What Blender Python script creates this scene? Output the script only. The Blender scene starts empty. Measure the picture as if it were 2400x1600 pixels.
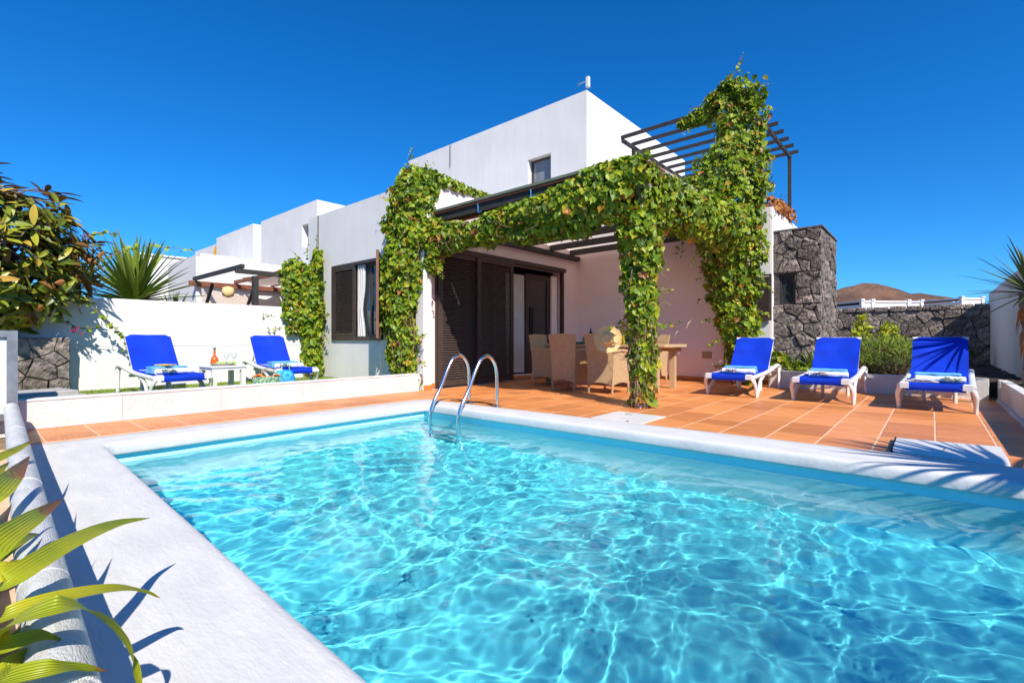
import bpy, math, random
import numpy as np
from mathutils import Vector, Matrix, Euler, noise as mnoise

S = bpy.context.scene
R = math.radians
PI = math.pi

# ------------------------------------------------------------------ camera, sky, sun, exposure
CAMH = 0.85
cam = bpy.data.cameras.new('Camera')
cam_ob = bpy.data.objects.new('Camera', cam)
S.collection.objects.link(cam_ob)
S.camera = cam_ob
cam.sensor_width = 36.0
cam.lens = 1125.0 / 2400.0 * 36.0
cam.shift_y = -5.0 / 2400.0
cam.clip_start = 0.02
cam.clip_end = 20000.0
cam_ob.location = (0, 0, CAMH)
cam_ob.rotation_euler = (R(90), 0, R(41.2))
CAMP = Vector((0, 0, CAMH))

SUN_AZ = R(27.0)      # light travels towards -X, turned 27 degrees towards +Y
SUN_EL = R(42.0)
W = bpy.data.worlds.new('World')
S.world = W
W.use_nodes = True
wn = W.node_tree
sky = wn.nodes.new('ShaderNodeTexSky')
sky.sky_type = 'NISHITA'
sky.sun_disc = False
sky.sun_elevation = SUN_EL
sky.sun_rotation = R(117.0)
sky.altitude = 300.0
sky.air_density = 1.0
sky.dust_density = 0.15
sky.ozone_density = 3.0
tint = wn.nodes.new('ShaderNodeMix')
tint.data_type = 'RGBA'
tint.blend_type = 'MULTIPLY'
tint.inputs[0].default_value = 1.0
tint.inputs[7].default_value = (0.21, 0.46, 0.74, 1)
hs = wn.nodes.new('ShaderNodeHueSaturation')
hs.inputs['Saturation'].default_value = 1.08
wn.links.new(sky.outputs[0], tint.inputs[6])
wn.links.new(tint.outputs[2], hs.inputs['Color'])
wn.links.new(hs.outputs[0], wn.nodes['Background'].inputs[0])
wn.nodes['Background'].inputs[1].default_value = 0.138

sun = bpy.data.lights.new('sun', 'SUN')
sun.energy = 4.0
sun.angle = R(0.5)
sun.color = (1.0, 0.93, 0.82)
sun.cycles.is_caustics_light = True
sun_ob = bpy.data.objects.new('sun', sun)
S.collection.objects.link(sun_ob)
SUND = Vector((-math.cos(SUN_AZ) * math.cos(SUN_EL), math.sin(SUN_AZ) * math.cos(SUN_EL), -math.sin(SUN_EL)))
sun_ob.rotation_euler = SUND.to_track_quat('-Z', 'Y').to_euler()

S.view_settings.view_transform = 'Standard'
S.view_settings.look = 'None'
S.view_settings.exposure = 0.76
S.view_settings.gamma = 1.0
S.cycles.use_denoising = True
S.cycles.max_bounces = 10
S.cycles.diffuse_bounces = 6
S.cycles.transmission_bounces = 6
S.cycles.sample_clamp_indirect = 6.0
S.cycles.caustics_reflective = False

COL = S.collection
ORG = {}

# ------------------------------------------------------------------ helpers
def nlink(m, a, b):
    m.node_tree.links.new(a, b)

def pm(name, c1, c2=None, rough=0.6, nscale=6.0, bump=0.0, bscale=60.0, bdet=4.0, spec=0.4, metal=0.0,
       rnd=None, transl=0.0, c3=None, stretch=None, coat=0.0, mixlo=0.35, mixhi=0.65, trans=0.0, ior=1.45, streak=0.0):
    """procedural Principled material: two-tone noise, bump, per-object / per-island tint"""
    m = bpy.data.materials.new(name)
    m.use_nodes = True
    N = m.node_tree.nodes
    b = N['Principled BSDF']
    b.inputs['Roughness'].default_value = rough
    b.inputs['Specular IOR Level'].default_value = spec
    b.inputs['Metallic'].default_value = metal
    b.inputs['Coat Weight'].default_value = coat
    b.inputs['Transmission Weight'].default_value = trans
    b.inputs['IOR'].default_value = ior
    tc = N.new('ShaderNodeTexCoord')
    vec = tc.outputs['Object']
    if stretch:
        mp = N.new('ShaderNodeMapping')
        mp.inputs['Scale'].default_value = stretch
        nlink(m, vec, mp.inputs['Vector'])
        vec = mp.outputs['Vector']
    col = None
    if c2 is not None:
        nz = N.new('ShaderNodeTexNoise')
        nz.inputs['Scale'].default_value = nscale
        nz.inputs['Detail'].default_value = 6.0
        nlink(m, vec, nz.inputs['Vector'])
        rp = N.new('ShaderNodeValToRGB')
        rp.color_ramp.elements[0].position = mixlo
        rp.color_ramp.elements[1].position = mixhi
        rp.color_ramp.elements[0].color = (*c1, 1)
        rp.color_ramp.elements[1].color = (*c2, 1)
        nlink(m, nz.outputs['Fac'], rp.inputs['Fac'])
        col = rp.outputs['Color']
    if streak and col is not None:
        ms_ = N.new('ShaderNodeMapping')
        ms_.inputs['Scale'].default_value = (5.0, 5.0, 0.35)
        nlink(m, tc.outputs['Object'], ms_.inputs['Vector'])
        n2 = N.new('ShaderNodeTexNoise')
        n2.inputs['Scale'].default_value = 1.6
        n2.inputs['Detail'].default_value = 8.0
        nlink(m, ms_.outputs['Vector'], n2.inputs['Vector'])
        r2 = N.new('ShaderNodeValToRGB')
        r2.color_ramp.elements[0].position = 0.30
        r2.color_ramp.elements[1].position = 0.62
        g_ = 1.0 - streak
        r2.color_ramp.elements[0].color = (g_, g_ * 0.985, g_ * 0.96, 1)
        r2.color_ramp.elements[1].color = (1, 1, 1, 1)
        nlink(m, n2.outputs['Fac'], r2.inputs['Fac'])
        m2 = N.new('ShaderNodeMix')
        m2.data_type = 'RGBA'
        m2.blend_type = 'MULTIPLY'
        m2.inputs[0].default_value = 1.0
        nlink(m, col, m2.inputs[6])
        nlink(m, r2.outputs['Color'], m2.inputs[7])
        col = m2.outputs[2]
    if rnd is not None:
        oi = N.new('ShaderNodeObjectInfo')
        ge = N.new('ShaderNodeNewGeometry')
        ad = N.new('ShaderNodeMath')
        ad.operation = 'ADD'
        nlink(m, oi.outputs['Random'], ad.inputs[0])
        nlink(m, ge.outputs['Random Per Island'], ad.inputs[1])
        fr = N.new('ShaderNodeMath')
        fr.operation = 'FRACT'
        nlink(m, ad.outputs[0], fr.inputs[0])
        rr = N.new('ShaderNodeValToRGB')
        el = rr.color_ramp.elements
        while len(el) < len(rnd):
            el.new(0.5)
        for i, (p, c) in enumerate(rnd):
            el[i].position = p
            el[i].color = (*c, 1)
        nlink(m, fr.outputs[0], rr.inputs['Fac'])
        if col is None:
            col = rr.outputs['Color']
        else:
            mx = N.new('ShaderNodeMix')
            mx.data_type = 'RGBA'
            mx.blend_type = 'MULTIPLY'
            mx.inputs[0].default_value = 1.0
            nlink(m, col, mx.inputs[6])
            nlink(m, rr.outputs['Color'], mx.inputs[7])
            col = mx.outputs[2]
    if col is None:
        b.inputs['Base Color'].default_value = (*c1, 1)
    else:
        nlink(m, col, b.inputs['Base Color'])
    if bump:
        nb = N.new('ShaderNodeTexNoise')
        nb.inputs['Scale'].default_value = bscale
        nb.inputs['Detail'].default_value = bdet
        nlink(m, vec, nb.inputs['Vector'])
        bp = N.new('ShaderNodeBump')
        bp.inputs['Strength'].default_value = 1.0
        bp.inputs['Distance'].default_value = bump
        nlink(m, nb.outputs['Fac'], bp.inputs['Height'])
        nlink(m, bp.outputs['Normal'], b.inputs['Normal'])
    if transl:
        tr = N.new('ShaderNodeBsdfTranslucent')
        if col is None:
            tr.inputs['Color'].default_value = (*c1, 1)
        else:
            nlink(m, col, tr.inputs['Color'])
        ms = N.new('ShaderNodeMixShader')
        ms.inputs[0].default_value = transl
        nlink(m, b.outputs[0], ms.inputs[1])
        nlink(m, tr.outputs[0], ms.inputs[2])
        nlink(m, ms.outputs[0], N['Material Output'].inputs['Surface'])
    return m


class MB:
    """collects geometry for ONE mesh object"""
    def __init__(s):
        s.v = []
        s.f = []
        s.m = []

    def add(s, vs, fs, mi=0):
        o = len(s.v)
        s.v.extend([tuple(p) for p in vs])
        s.f.extend([tuple(o + i for i in f) for f in fs])
        s.m.extend([mi] * len(fs))

    def quad(s, a, b, c, d, mi=0):
        s.add([a, b, c, d], [(0, 1, 2, 3)], mi)

    def box(s, x0, x1, y0, y1, z0, z1, mi=0, ch=0.0):
        if ch <= 0:
            v = [(x0, y0, z0), (x1, y0, z0), (x1, y1, z0), (x0, y1, z0), (x0, y0, z1), (x1, y0, z1), (x1, y1, z1), (x0, y1, z1)]
            s.add(v, [(3, 2, 1, 0), (4, 5, 6, 7), (0, 1, 5, 4), (1, 2, 6, 5), (2, 3, 7, 6), (3, 0, 4, 7)], mi)
        else:
            v = [(x0, y0, z0), (x1, y0, z0), (x1, y1, z0), (x0, y1, z0),
                 (x0, y0, z1 - ch), (x1, y0, z1 - ch), (x1, y1, z1 - ch), (x0, y1, z1 - ch),
                 (x0 + ch, y0 + ch, z1), (x1 - ch, y0 + ch, z1), (x1 - ch, y1 - ch, z1), (x0 + ch, y1 - ch, z1)]
            f = [(3, 2, 1, 0), (8, 9, 10, 11)]
            for i in range(4):
                j = (i + 1) % 4
                f.append((i, j, 4 + j, 4 + i))
                f.append((4 + i, 4 + j, 8 + j, 8 + i))
            s.add(v, f, mi)
        return s

    def bar(s, p, q, w, h, up=(0, 0, 1), mi=0):
        """rectangular bar from p to q, w across, h along up"""
        p, q, up = Vector(p), Vector(q), Vector(up)
        d = (q - p).normalized()
        sd = d.cross(up).normalized()
        u = sd.cross(d).normalized()
        v = []
        for e in (p, q):
            for a, b in ((-1, -1), (1, -1), (1, 1), (-1, 1)):
                v.append(e + sd * (a * w / 2) + u * (b * h / 2))
        s.add(v, [(3, 2, 1, 0), (4, 5, 6, 7), (0, 1, 5, 4), (1, 2, 6, 5), (2, 3, 7, 6), (3, 0, 4, 7)], mi)
        return s

    def tube(s, pts, rad, n=8, mi=0, cap=True, flat=None, up=None):
        pts = [Vector(p) for p in pts]
        k = len(pts)
        if not isinstance(rad, (list, tuple)):
            rad = [rad] * k
        base = len(s.v)
        prev = None
        for i, p in enumerate(pts):
            if i == 0:
                d = pts[1] - p
            elif i == k - 1:
                d = p - pts[-2]
            else:
                d = (pts[i + 1] - p).normalized() + (p - pts[i - 1]).normalized()
            d.normalize()
            if up is not None:
                a = d.cross(Vector(up))
                if a.length < 1e-4:
                    a = d.orthogonal()
            elif prev is None:
                a = d.orthogonal()
            else:
                a = prev - d * prev.dot(d)
            a.normalize()
            prev = a.copy()
            b = d.cross(a)
            fl = flat if flat else 1.0
            for j in range(n):
                t = 2 * PI * j / n
                s.v.append(tuple(p + a * math.cos(t) * rad[i] + b * math.sin(t) * rad[i] * fl))
        for i in range(k - 1):
            for j in range(n):
                j2 = (j + 1) % n
                s.f.append((base + i * n + j, base + i * n + j2, base + (i + 1) * n + j2, base + (i + 1) * n + j))
                s.m.append(mi)
        if cap:
            s.f.append(tuple(base + j for j in reversed(range(n))))
            s.f.append(tuple(base + (k - 1) * n + j for j in range(n)))
            s.m += [mi, mi]
        return s

    def lathe(s, prof, c=(0, 0, 0), n=20, mi=0, axis=None, sx=1.0):
        """profile of (radius, height) turned about an axis through c"""
        c = Vector(c)
        M = Matrix.Identity(3)
        if axis is not None:
            M = Vector(axis).to_track_quat('Z', 'Y').to_matrix()
        base = len(s.v)
        for r, h in prof:
            for j in range(n):
                t = 2 * PI * j / n
                s.v.append(tuple(c + M @ Vector((r * math.cos(t) * sx, r * math.sin(t), h))))
        for i in range(len(prof) - 1):
            for j in range(n):
                j2 = (j + 1) % n
                s.f.append((base + i * n + j, base + i * n + j2, base + (i + 1) * n + j2, base + (i + 1) * n + j))
                s.m.append(mi)
        if prof[0][0] > 1e-5:
            s.f.append(tuple(base + j for j in reversed(range(n))))
            s.m.append(mi)
        if prof[-1][0] > 1e-5:
            s.f.append(tuple(base + (len(prof) - 1) * n + j for j in range(n)))
            s.m.append(mi)
        return s

    def sheet(s, fn, nu, nv, th=0.0, mi=0):
        """surface fn(u, v), thickened along its normals"""
        P = [[Vector(fn(i / nu, j / nv)) for j in range(nv + 1)] for i in range(nu + 1)]
        def nrm(i, j):
            a = P[min(i + 1, nu)][j] - P[max(i - 1, 0)][j]
            b = P[i][min(j + 1, nv)] - P[i][max(j - 1, 0)]
            c = a.cross(b)
            return c.normalized() if c.length > 1e-9 else Vector((0, 0, 1))
        base = len(s.v)
        st = nv + 1
        for i in range(nu + 1):
            for j in range(nv + 1):
                s.v.append(tuple(P[i][j]))
        for i in range(nu):
            for j in range(nv):
                s.f.append((base + i * st + j, base + (i + 1) * st + j, base + (i + 1) * st + j + 1, base + i * st + j + 1))
                s.m.append(mi)
        if th:
            b2 = len(s.v)
            for i in range(nu + 1):
                for j in range(nv + 1):
                    s.v.append(tuple(P[i][j] - nrm(i, j) * th))
            for i in range(nu):
                for j in range(nv):
                    s.f.append((b2 + i * st + j, b2 + i * st + j + 1, b2 + (i + 1) * st + j + 1, b2 + (i + 1) * st + j))
                    s.m.append(mi)
            for i in range(nu):
                s.f.append((base + i * st, b2 + i * st, b2 + (i + 1) * st, base + (i + 1) * st))
                s.f.append((base + i * st + nv, base + (i + 1) * st + nv, b2 + (i + 1) * st + nv, b2 + i * st + nv))
                s.m += [mi, mi]
            for j in range(nv):
                s.f.append((base + j, base + j + 1, b2 + j + 1, b2 + j))
                q = nu * st
                s.f.append((base + q + j, b2 + q + j, b2 + q + j + 1, base + q + j + 1))
                s.m += [mi, mi]
        return s

    def mesh(s, name, mats, smooth=False, org=None):
        me = bpy.data.meshes.new(name)
        v = s.v
        if org is not None and Vector(org).length > 0:
            ox, oy, oz = org
            v = [(a - ox, b - oy, c - oz) for a, b, c in v]
        me.from_pydata(v, [], s.f)
        if not isinstance(mats, (list, tuple)):
            mats = [mats]
        for m in mats:
            me.materials.append(m)
        if len(mats) > 1:
            me.polygons.foreach_set('material_index', s.m)
        if smooth:
            me.shade_smooth()
            if smooth is not True:
                me.set_sharp_from_angle(angle=R(smooth))
        me.update()
        return me

    def build(s, name, mats, parent=None, smooth=False, bevel=0.0):
        org = ORG.get(parent.name, (0, 0, 0)) if parent else (0, 0, 0)
        me = s.mesh(name, mats, smooth, org)
        return place(name, me, parent, (0, 0, 0), bevel=bevel)


def place(name, me, parent=None, loc=(0, 0, 0), rot=None, scale=None, bevel=0.0, mat4=None):
    o = bpy.data.objects.new(name, me)
    COL.objects.link(o)
    if parent:
        o.parent = parent
        ORG[o.name] = ORG.get(parent.name, (0, 0, 0))
    if mat4 is not None:
        o.matrix_local = mat4
    else:
        o.location = loc
        if rot is not None:
            o.rotation_euler = rot
        if scale is not None:
            o.scale = scale
    if bevel:
        md = o.modifiers.new('bevel', 'BEVEL')
        md.width = bevel
        md.segments = 2
        md.limit_method = 'ANGLE'
    return o


def tag(o, label, cat, group=None, kind=None):
    if label:
        o['label'] = label
    if cat:
        o['category'] = cat
    if group:
        o['group'] = group
    if kind:
        o['kind'] = kind
    return o


def thing(name, label, cat, loc=(0, 0, 0), rz=0.0, group=None, local=False):
    o = bpy.data.objects.new(name, None)
    o.empty_display_size = 0.1
    COL.objects.link(o)
    o.location = loc
    o.rotation_euler = (0, 0, rz)
    if not local:
        ORG[o.name] = tuple(loc)
    return tag(o, label, cat, group)


def copy_tree(o, parent=None):
    c = o.copy()
    COL.objects.link(c)
    c.parent = parent
    for ch in o.children:
        copy_tree(ch, c)
    return c


def sub(a, b):
    return (a[0] - b[0], a[1] - b[1], a[2] - b[2])


def smooth_path(pts, n=24):
    """Catmull-Rom through pts"""
    pts = [Vector(p) for p in pts]
    P = [pts[0] * 2 - pts[1]] + pts + [pts[-1] * 2 - pts[-2]]
    out = []
    seg = len(pts) - 1
    for k in range(n + 1):
        t = k / n * seg
        i = min(int(t), seg - 1)
        t -= i
        a, b, c, d = P[i], P[i + 1], P[i + 2], P[i + 3]
        out.append(0.5 * ((2 * b) + (c - a) * t + (2 * a - 5 * b + 4 * c - d) * t * t + (3 * b - a - 3 * c + d) * t ** 3))
    return out


def wall_rects(u0, u1, w0, w1, holes):
    """split a rectangle into rectangles that leave the holes open"""
    us = sorted({u0, u1, *[h[0] for h in holes], *[h[1] for h in holes]})
    ws = sorted({w0, w1, *[h[2] for h in holes], *[h[3] for h in holes]})
    out = []
    for a, b in zip(us, us[1:]):
        for c, d in zip(ws, ws[1:]):
            mu, mw = (a + b) / 2, (c + d) / 2
            if not any(h[0] < mu < h[1] and h[2] < mw < h[3] for h in holes):
                out.append((a, b, c, d))
    return out


def wall_y(mb, y, x0, x1, z0, z1, holes=(), depth=0.18, mi=0):
    """wall facing -Y with openings and their reveals"""
    for a, b, c, d in wall_rects(x0, x1, z0, z1, holes):
        mb.quad((a, y, c), (b, y, c), (b, y, d), (a, y, d), mi)
    for a, b, c, d in holes:
        q = y + depth
        mb.quad((a, y, c), (a, y, d), (a, q, d), (a, q, c), mi)
        mb.quad((b, y, c), (b, q, c), (b, q, d), (b, y, d), mi)
        mb.quad((a, y, d), (b, y, d), (b, q, d), (a, q, d), mi)
        mb.quad((a, y, c), (a, q, c), (b, q, c), (b, y, c), mi)


def wall_x(mb, x, y0, y1, z0, z1, holes=(), depth=0.18, mi=0):
    """wall facing +X with openings and their reveals"""
    for a, b, c, d in wall_rects(y0, y1, z0, z1, holes):
        mb.quad((x, a, c), (x, b, c), (x, b, d), (x, a, d), mi)
    for a, b, c, d in holes:
        q = x - depth
        mb.quad((x, a, c), (q, a, c), (q, a, d), (x, a, d), mi)
        mb.quad((x, b, c), (x, b, d), (q, b, d), (q, b, c), mi)
        mb.quad((x, a, d), (q, a, d), (q, b, d), (x, b, d), mi)
        mb.quad((x, a, c), (x, b, c), (q, b, c), (q, a, c), mi)

# ------------------------------------------------------------------ materials
M = {}
M['plaster'] = pm('white_plaster', (0.74, 0.73, 0.715), (0.69, 0.68, 0.665), rough=0.9, nscale=1.3, bump=0.004, bscale=55, spec=0.15, streak=0.03)
M['plaster_low'] = pm('white_plaster_trowelled', (0.68, 0.67, 0.655), (0.60, 0.59, 0.575), rough=0.85, nscale=2.5, bump=0.006, bscale=26, spec=0.2, streak=0.03)
M['coping'] = pm('white_coping', (0.65, 0.64, 0.63), (0.58, 0.57, 0.56), rough=0.75, nscale=3.5, bump=0.0035, bscale=22, bdet=6, spec=0.3, stretch=(1, 2.6, 1))
M['plaster_bounce'] = pm('porch_plaster_bounce_tint', (0.86, 0.71, 0.69), (0.82, 0.67, 0.655), rough=0.9, nscale=1.2, bump=0.003, bscale=55, spec=0.15)  # white wall with pink bounce light from the terracotta put into its colour
M['cap'] = pm('white_glazed_cap', (0.64, 0.64, 0.63), (0.50, 0.50, 0.50), rough=0.5, nscale=9, bump=0.004, bscale=70, spec=0.45, stretch=(1, 4, 4))
M['tile'] = pm('terracotta_tile', (0.60, 0.205, 0.058), (0.78, 0.31, 0.105), rough=0.42, nscale=3.2, bump=0.0012, bscale=14, spec=0.4,
               stretch=(1.2, 14, 1), rnd=[(0, (0.78, 0.76, 0.75)), (0.5, (1, 1, 1)), (1, (1.18, 1.26, 1.36))], mixlo=0.36, mixhi=0.7)
M['grout'] = pm('pale_grout', (0.70, 0.50, 0.36), (0.60, 0.42, 0.29), rough=0.95, nscale=12, spec=0.1)
M['skirting'] = pm('orange_skirting', (0.52, 0.17, 0.04), (0.6, 0.23, 0.06), rough=0.4, nscale=6)
M['pool_floor'] = pm('pool_paint', (0.15, 0.86, 0.97), (0.18, 0.88, 0.97), rough=0.7, nscale=1.5, spec=0.2)
M['pool_wall'] = pm('pool_wall_paint', (0.42, 0.87, 0.94), (0.48, 0.90, 0.95), rough=0.6, nscale=2.0, spec=0.3)
M['brown'] = pm('dark_brown_metal', (0.050, 0.034, 0.029), (0.065, 0.046, 0.040), rough=0.42, nscale=9, spec=0.4)
M['brown_edge'] = pm('brown_shutter_edge', (0.20, 0.09, 0.055), (0.15, 0.07, 0.045), rough=0.5, nscale=9)
M['beam'] = pm('charcoal_beam', (0.028, 0.025, 0.025), (0.05, 0.045, 0.042), rough=0.65, nscale=7, bump=0.002, bscale=30, stretch=(1, 6, 6))
M['redwood'] = pm('red_brown_boards', (0.17, 0.055, 0.03), (0.24, 0.085, 0.045), rough=0.6, nscale=5, stretch=(1, 8, 1))
M['felt'] = pm('green_roof_felt', (0.10, 0.14, 0.10), (0.16, 0.19, 0.14), rough=0.95, nscale=8, bump=0.003, bscale=50)
M['shade_cloth'] = pm('shade_cloth', (0.66, 0.58, 0.52), (0.72, 0.63, 0.57), rough=0.95, nscale=5, transl=0.64)
M['stone'] = pm('basalt', (0.11, 0.092, 0.082), (0.33, 0.285, 0.255), rough=0.95, nscale=13, bump=0.07, bscale=16, bdet=10, spec=0.15,
                rnd=[(0, (0.68, 0.64, 0.62)), (0.5, (1, 1, 1)), (1, (1.5, 1.42, 1.36))], mixlo=0.3, mixhi=0.72)
M['mortar'] = pm('dark_mortar', (0.060, 0.053, 0.049), (0.12, 0.105, 0.097), rough=1.0, nscale=20, bump=0.02, bscale=40)
M['mortar_pale'] = pm('pale_mortar', (0.20, 0.185, 0.17), (0.12, 0.11, 0.105), rough=1.0, nscale=9, bump=0.02, bscale=30)
M['soil'] = pm('volcanic_soil', (0.045, 0.030, 0.022), (0.11, 0.075, 0.055), rough=1.0, nscale=30, bump=0.05, bscale=45, bdet=8)
M['ground'] = pm('dry_ground', (0.20, 0.13, 0.085), (0.27, 0.18, 0.12), rough=1.0, nscale=0.4, bump=0.05, bscale=5)
M['hill'] = pm('volcanic_hill', (0.085, 0.048, 0.036), (0.20, 0.105, 0.062), rough=1.0, nscale=0.009, bump=14.0, bscale=0.03)
M['turf'] = pm('turf', (0.14, 0.21, 0.02), (0.22, 0.30, 0.04), rough=0.9, nscale=7, bump=0.01, bscale=90)
M['blade'] = pm('grass_blade', (0.16, 0.25, 0.02), rough=0.7, rnd=[(0, (0.10, 0.17, 0.012)), (0.5, (0.20, 0.29, 0.025)), (1, (0.30, 0.34, 0.05))], transl=0.3)
M['plastic'] = pm('white_plastic', (0.70, 0.69, 0.68), (0.65, 0.64, 0.63), rough=0.38, nscale=5, spec=0.5)
M['alu'] = pm('aluminium', (0.55, 0.54, 0.52), (0.42, 0.41, 0.40), rough=0.3, nscale=5, metal=0.9)
M['blue'] = pm('blue_sling_fabric', (0.0, 0.044, 0.62), (0.0, 0.030, 0.47), rough=0.7, nscale=3.0, bump=0.0015, bscale=8, spec=0.3, transl=0.12)
M['steel'] = pm('stainless_steel', (0.72, 0.71, 0.70), rough=0.16, metal=1.0)
M['towel_white'] = pm('white_towel', (0.82, 0.81, 0.82), (0.74, 0.73, 0.75), rough=1.0, nscale=20, bump=0.004, bscale=160, spec=0.1)
M['towel_blue'] = pm('blue_towel', (0.13, 0.42, 0.72), (0.18, 0.50, 0.78), rough=1.0, nscale=18, bump=0.004, bscale=160, spec=0.1)
M['petal'] = pm('cream_petal', (0.75, 0.68, 0.55), rough=0.8, rnd=[(0, (0.80, 0.74, 0.62)), (0.6, (0.70, 0.60, 0.48)), (1, (0.35, 0.2, 0.14))])
M['petal_green'] = pm('green_white_petal', (0.7, 0.75, 0.5), rough=0.8, rnd=[(0, (0.80, 0.82, 0.62)), (0.45, (0.75, 0.75, 0.4)), (0.55, (0.16, 0.33, 0.05)), (1, (0.10, 0.25, 0.03))])
M['paper'] = pm('paper', (0.78, 0.72, 0.62), (0.70, 0.62, 0.50), rough=0.9, nscale=30)
M['cover'] = pm('book_cover', (0.75, 0.55, 0.28), (0.70, 0.48, 0.22), rough=0.6, nscale=6)
M['yellow'] = pm('yellow_cover', (0.85, 0.62, 0.02), (0.75, 0.50, 0.02), rough=0.5, nscale=5)
M['straw'] = pm('straw', (0.70, 0.48, 0.20), (0.82, 0.60, 0.29), rough=0.85, nscale=40, bump=0.004, bscale=110)
M['straw_dark'] = pm('hat_band', (0.50, 0.26, 0.06), (0.44, 0.22, 0.05), rough=0.8, nscale=20)
M['wood_table'] = pm('table_wicker_edge', (0.55, 0.38, 0.21), (0.46, 0.30, 0.16), rough=0.7, nscale=20, bump=0.003, bscale=80)
M['glass_dark'] = pm('window_glass', (0.015, 0.017, 0.02), rough=0.03, spec=0.9)
M['glass_sky'] = pm('window_pane', (0.03, 0.04, 0.05), rough=0.02, spec=1.0)
M['glass_grey'] = pm('curtained_pane', (0.17, 0.18, 0.19), (0.22, 0.23, 0.24), rough=0.08, nscale=3, spec=0.8)
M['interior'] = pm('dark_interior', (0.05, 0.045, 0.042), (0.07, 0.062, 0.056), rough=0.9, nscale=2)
M['curtain'] = pm('curtain', (0.80, 0.78, 0.75), (0.72, 0.70, 0.67), rough=0.95, nscale=4, transl=0.3)
M['bottle_orange'] = pm('orange_liqueur', (0.85, 0.16, 0.01), rough=0.08, spec=0.6, trans=0.35)
M['bottle_yellow'] = pm('yellow_bottle', (0.85, 0.58, 0.01), rough=0.08, spec=0.6, trans=0.3)
M['bottle_blue'] = pm('dark_bottle', (0.01, 0.02, 0.035), rough=0.06, spec=0.7)
M['label_blue'] = pm('blue_label', (0.15, 0.45, 0.62), (0.3, 0.55, 0.7), rough=0.5, nscale=30)
M['cap_yellow'] = pm('yellow_cap', (0.85, 0.60, 0.02), rough=0.4)
M['clear'] = pm('clear_glass', (0.95, 0.97, 0.97), rough=0.02, trans=1.0, ior=1.45)
M['plate_green'] = pm('green_plate', (0.04, 0.34, 0.22), (0.05, 0.40, 0.26), rough=0.25, nscale=6, coat=0.4)
M['tray'] = pm('steel_tray', (0.62, 0.58, 0.54), rough=0.3, metal=0.6)
M['lime'] = pm('lime', (0.42, 0.60, 0.06), (0.25, 0.45, 0.03), rough=0.4, nscale=30)
M['bag_green'] = pm('green_woven_bag', (0.07, 0.22, 0.13), (0.42, 0.50, 0.33), rough=0.9, nscale=34, bump=0.004, bscale=60, mixlo=0.47, mixhi=0.53)
M['bag_blue'] = pm('blue_patterned_bag', (0.01, 0.22, 0.62), (0.05, 0.42, 0.78), rough=0.7, nscale=26, mixlo=0.45, mixhi=0.55)
M['pink'] = pm('magenta_cloth', (0.75, 0.04, 0.35), rough=0.8)
M['orange_cloth'] = pm('orange_cloth', (0.85, 0.33, 0.03), (0.70, 0.12, 0.04), rough=0.9, nscale=10)
M['orange_wall'] = pm('orange_paint', (0.85, 0.42, 0.03), rough=0.8)
M['canvas'] = pm('cream_canvas', (0.72, 0.62, 0.55), (0.66, 0.56, 0.49), rough=0.95, nscale=3, transl=0.35)
M['black'] = pm('black_rubber', (0.012, 0.012, 0.013), rough=0.6)
M['vent'] = pm('tan_plate', (0.42, 0.29, 0.17), (0.36, 0.25, 0.15), rough=0.6, nscale=9)
M['metal_grey'] = pm('brushed_grey_metal', (0.36, 0.36, 0.37), (0.26, 0.26, 0.27), rough=0.4, nscale=12, metal=0.6)
M['slab'] = pm('grey_slab', (0.38, 0.36, 0.33), (0.46, 0.44, 0.40), rough=0.9, nscale=10, bump=0.003, bscale=50)
vg = [(0.0, (0.07, 0.13, 0.010)), (0.22, (0.13, 0.23, 0.012)), (0.5, (0.23, 0.35, 0.016)), (0.82, (0.37, 0.44, 0.022)), (0.95, (0.48, 0.42, 0.03)), (0.982, (0.48, 0.17, 0.03)), (1.0, (0.32, 0.11, 0.03))]
M['vine'] = pm('vine_leaf', (0.72, 0.76, 0.8), (1.15, 1.12, 1.0), nscale=2.2, rough=0.42, rnd=vg, transl=0.34, spec=0.45)
M['stem'] = pm('woody_stem', (0.20, 0.125, 0.07), (0.32, 0.22, 0.13), rough=0.9, nscale=14)
M['dry'] = pm('dry_leaf', (0.40, 0.14, 0.04), rough=0.8, rnd=[(0, (0.30, 0.10, 0.03)), (0.6, (0.48, 0.18, 0.05)), (1, (0.55, 0.28, 0.10))], transl=0.3)
M['ficus_top'] = pm('ficus_leaf_top', (0.05, 0.09, 0.02), rough=0.32, rnd=[(0, (0.075, 0.105, 0.012)), (0.5, (0.19, 0.24, 0.018)), (0.85, (0.36, 0.36, 0.03)), (1, (0.48, 0.27, 0.05))], spec=0.5, transl=0.1)
M['ficus_under'] = pm('ficus_leaf_under', (0.28, 0.14, 0.05), rough=0.6, rnd=[(0, (0.26, 0.13, 0.04)), (0.6, (0.40, 0.18, 0.06)), (1, (0.52, 0.21, 0.08))], transl=0.1)
M['bark'] = pm('bark', (0.16, 0.12, 0.09), (0.26, 0.20, 0.16), rough=0.95, nscale=12, bump=0.01, bscale=30)
M['yucca'] = pm('yucca_leaf', (0.10, 0.16, 0.03), rough=0.45, rnd=[(0, (0.11, 0.18, 0.02)), (0.6, (0.20, 0.29, 0.04)), (1, (0.34, 0.38, 0.06))], transl=0.15)
M['palm'] = pm('palm_leaf', (0.06, 0.10, 0.03), rough=0.45, rnd=[(0, (0.035, 0.06, 0.02)), (0.7, (0.08, 0.12, 0.03)), (1, (0.16, 0.19, 0.05))], transl=0.12)
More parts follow.
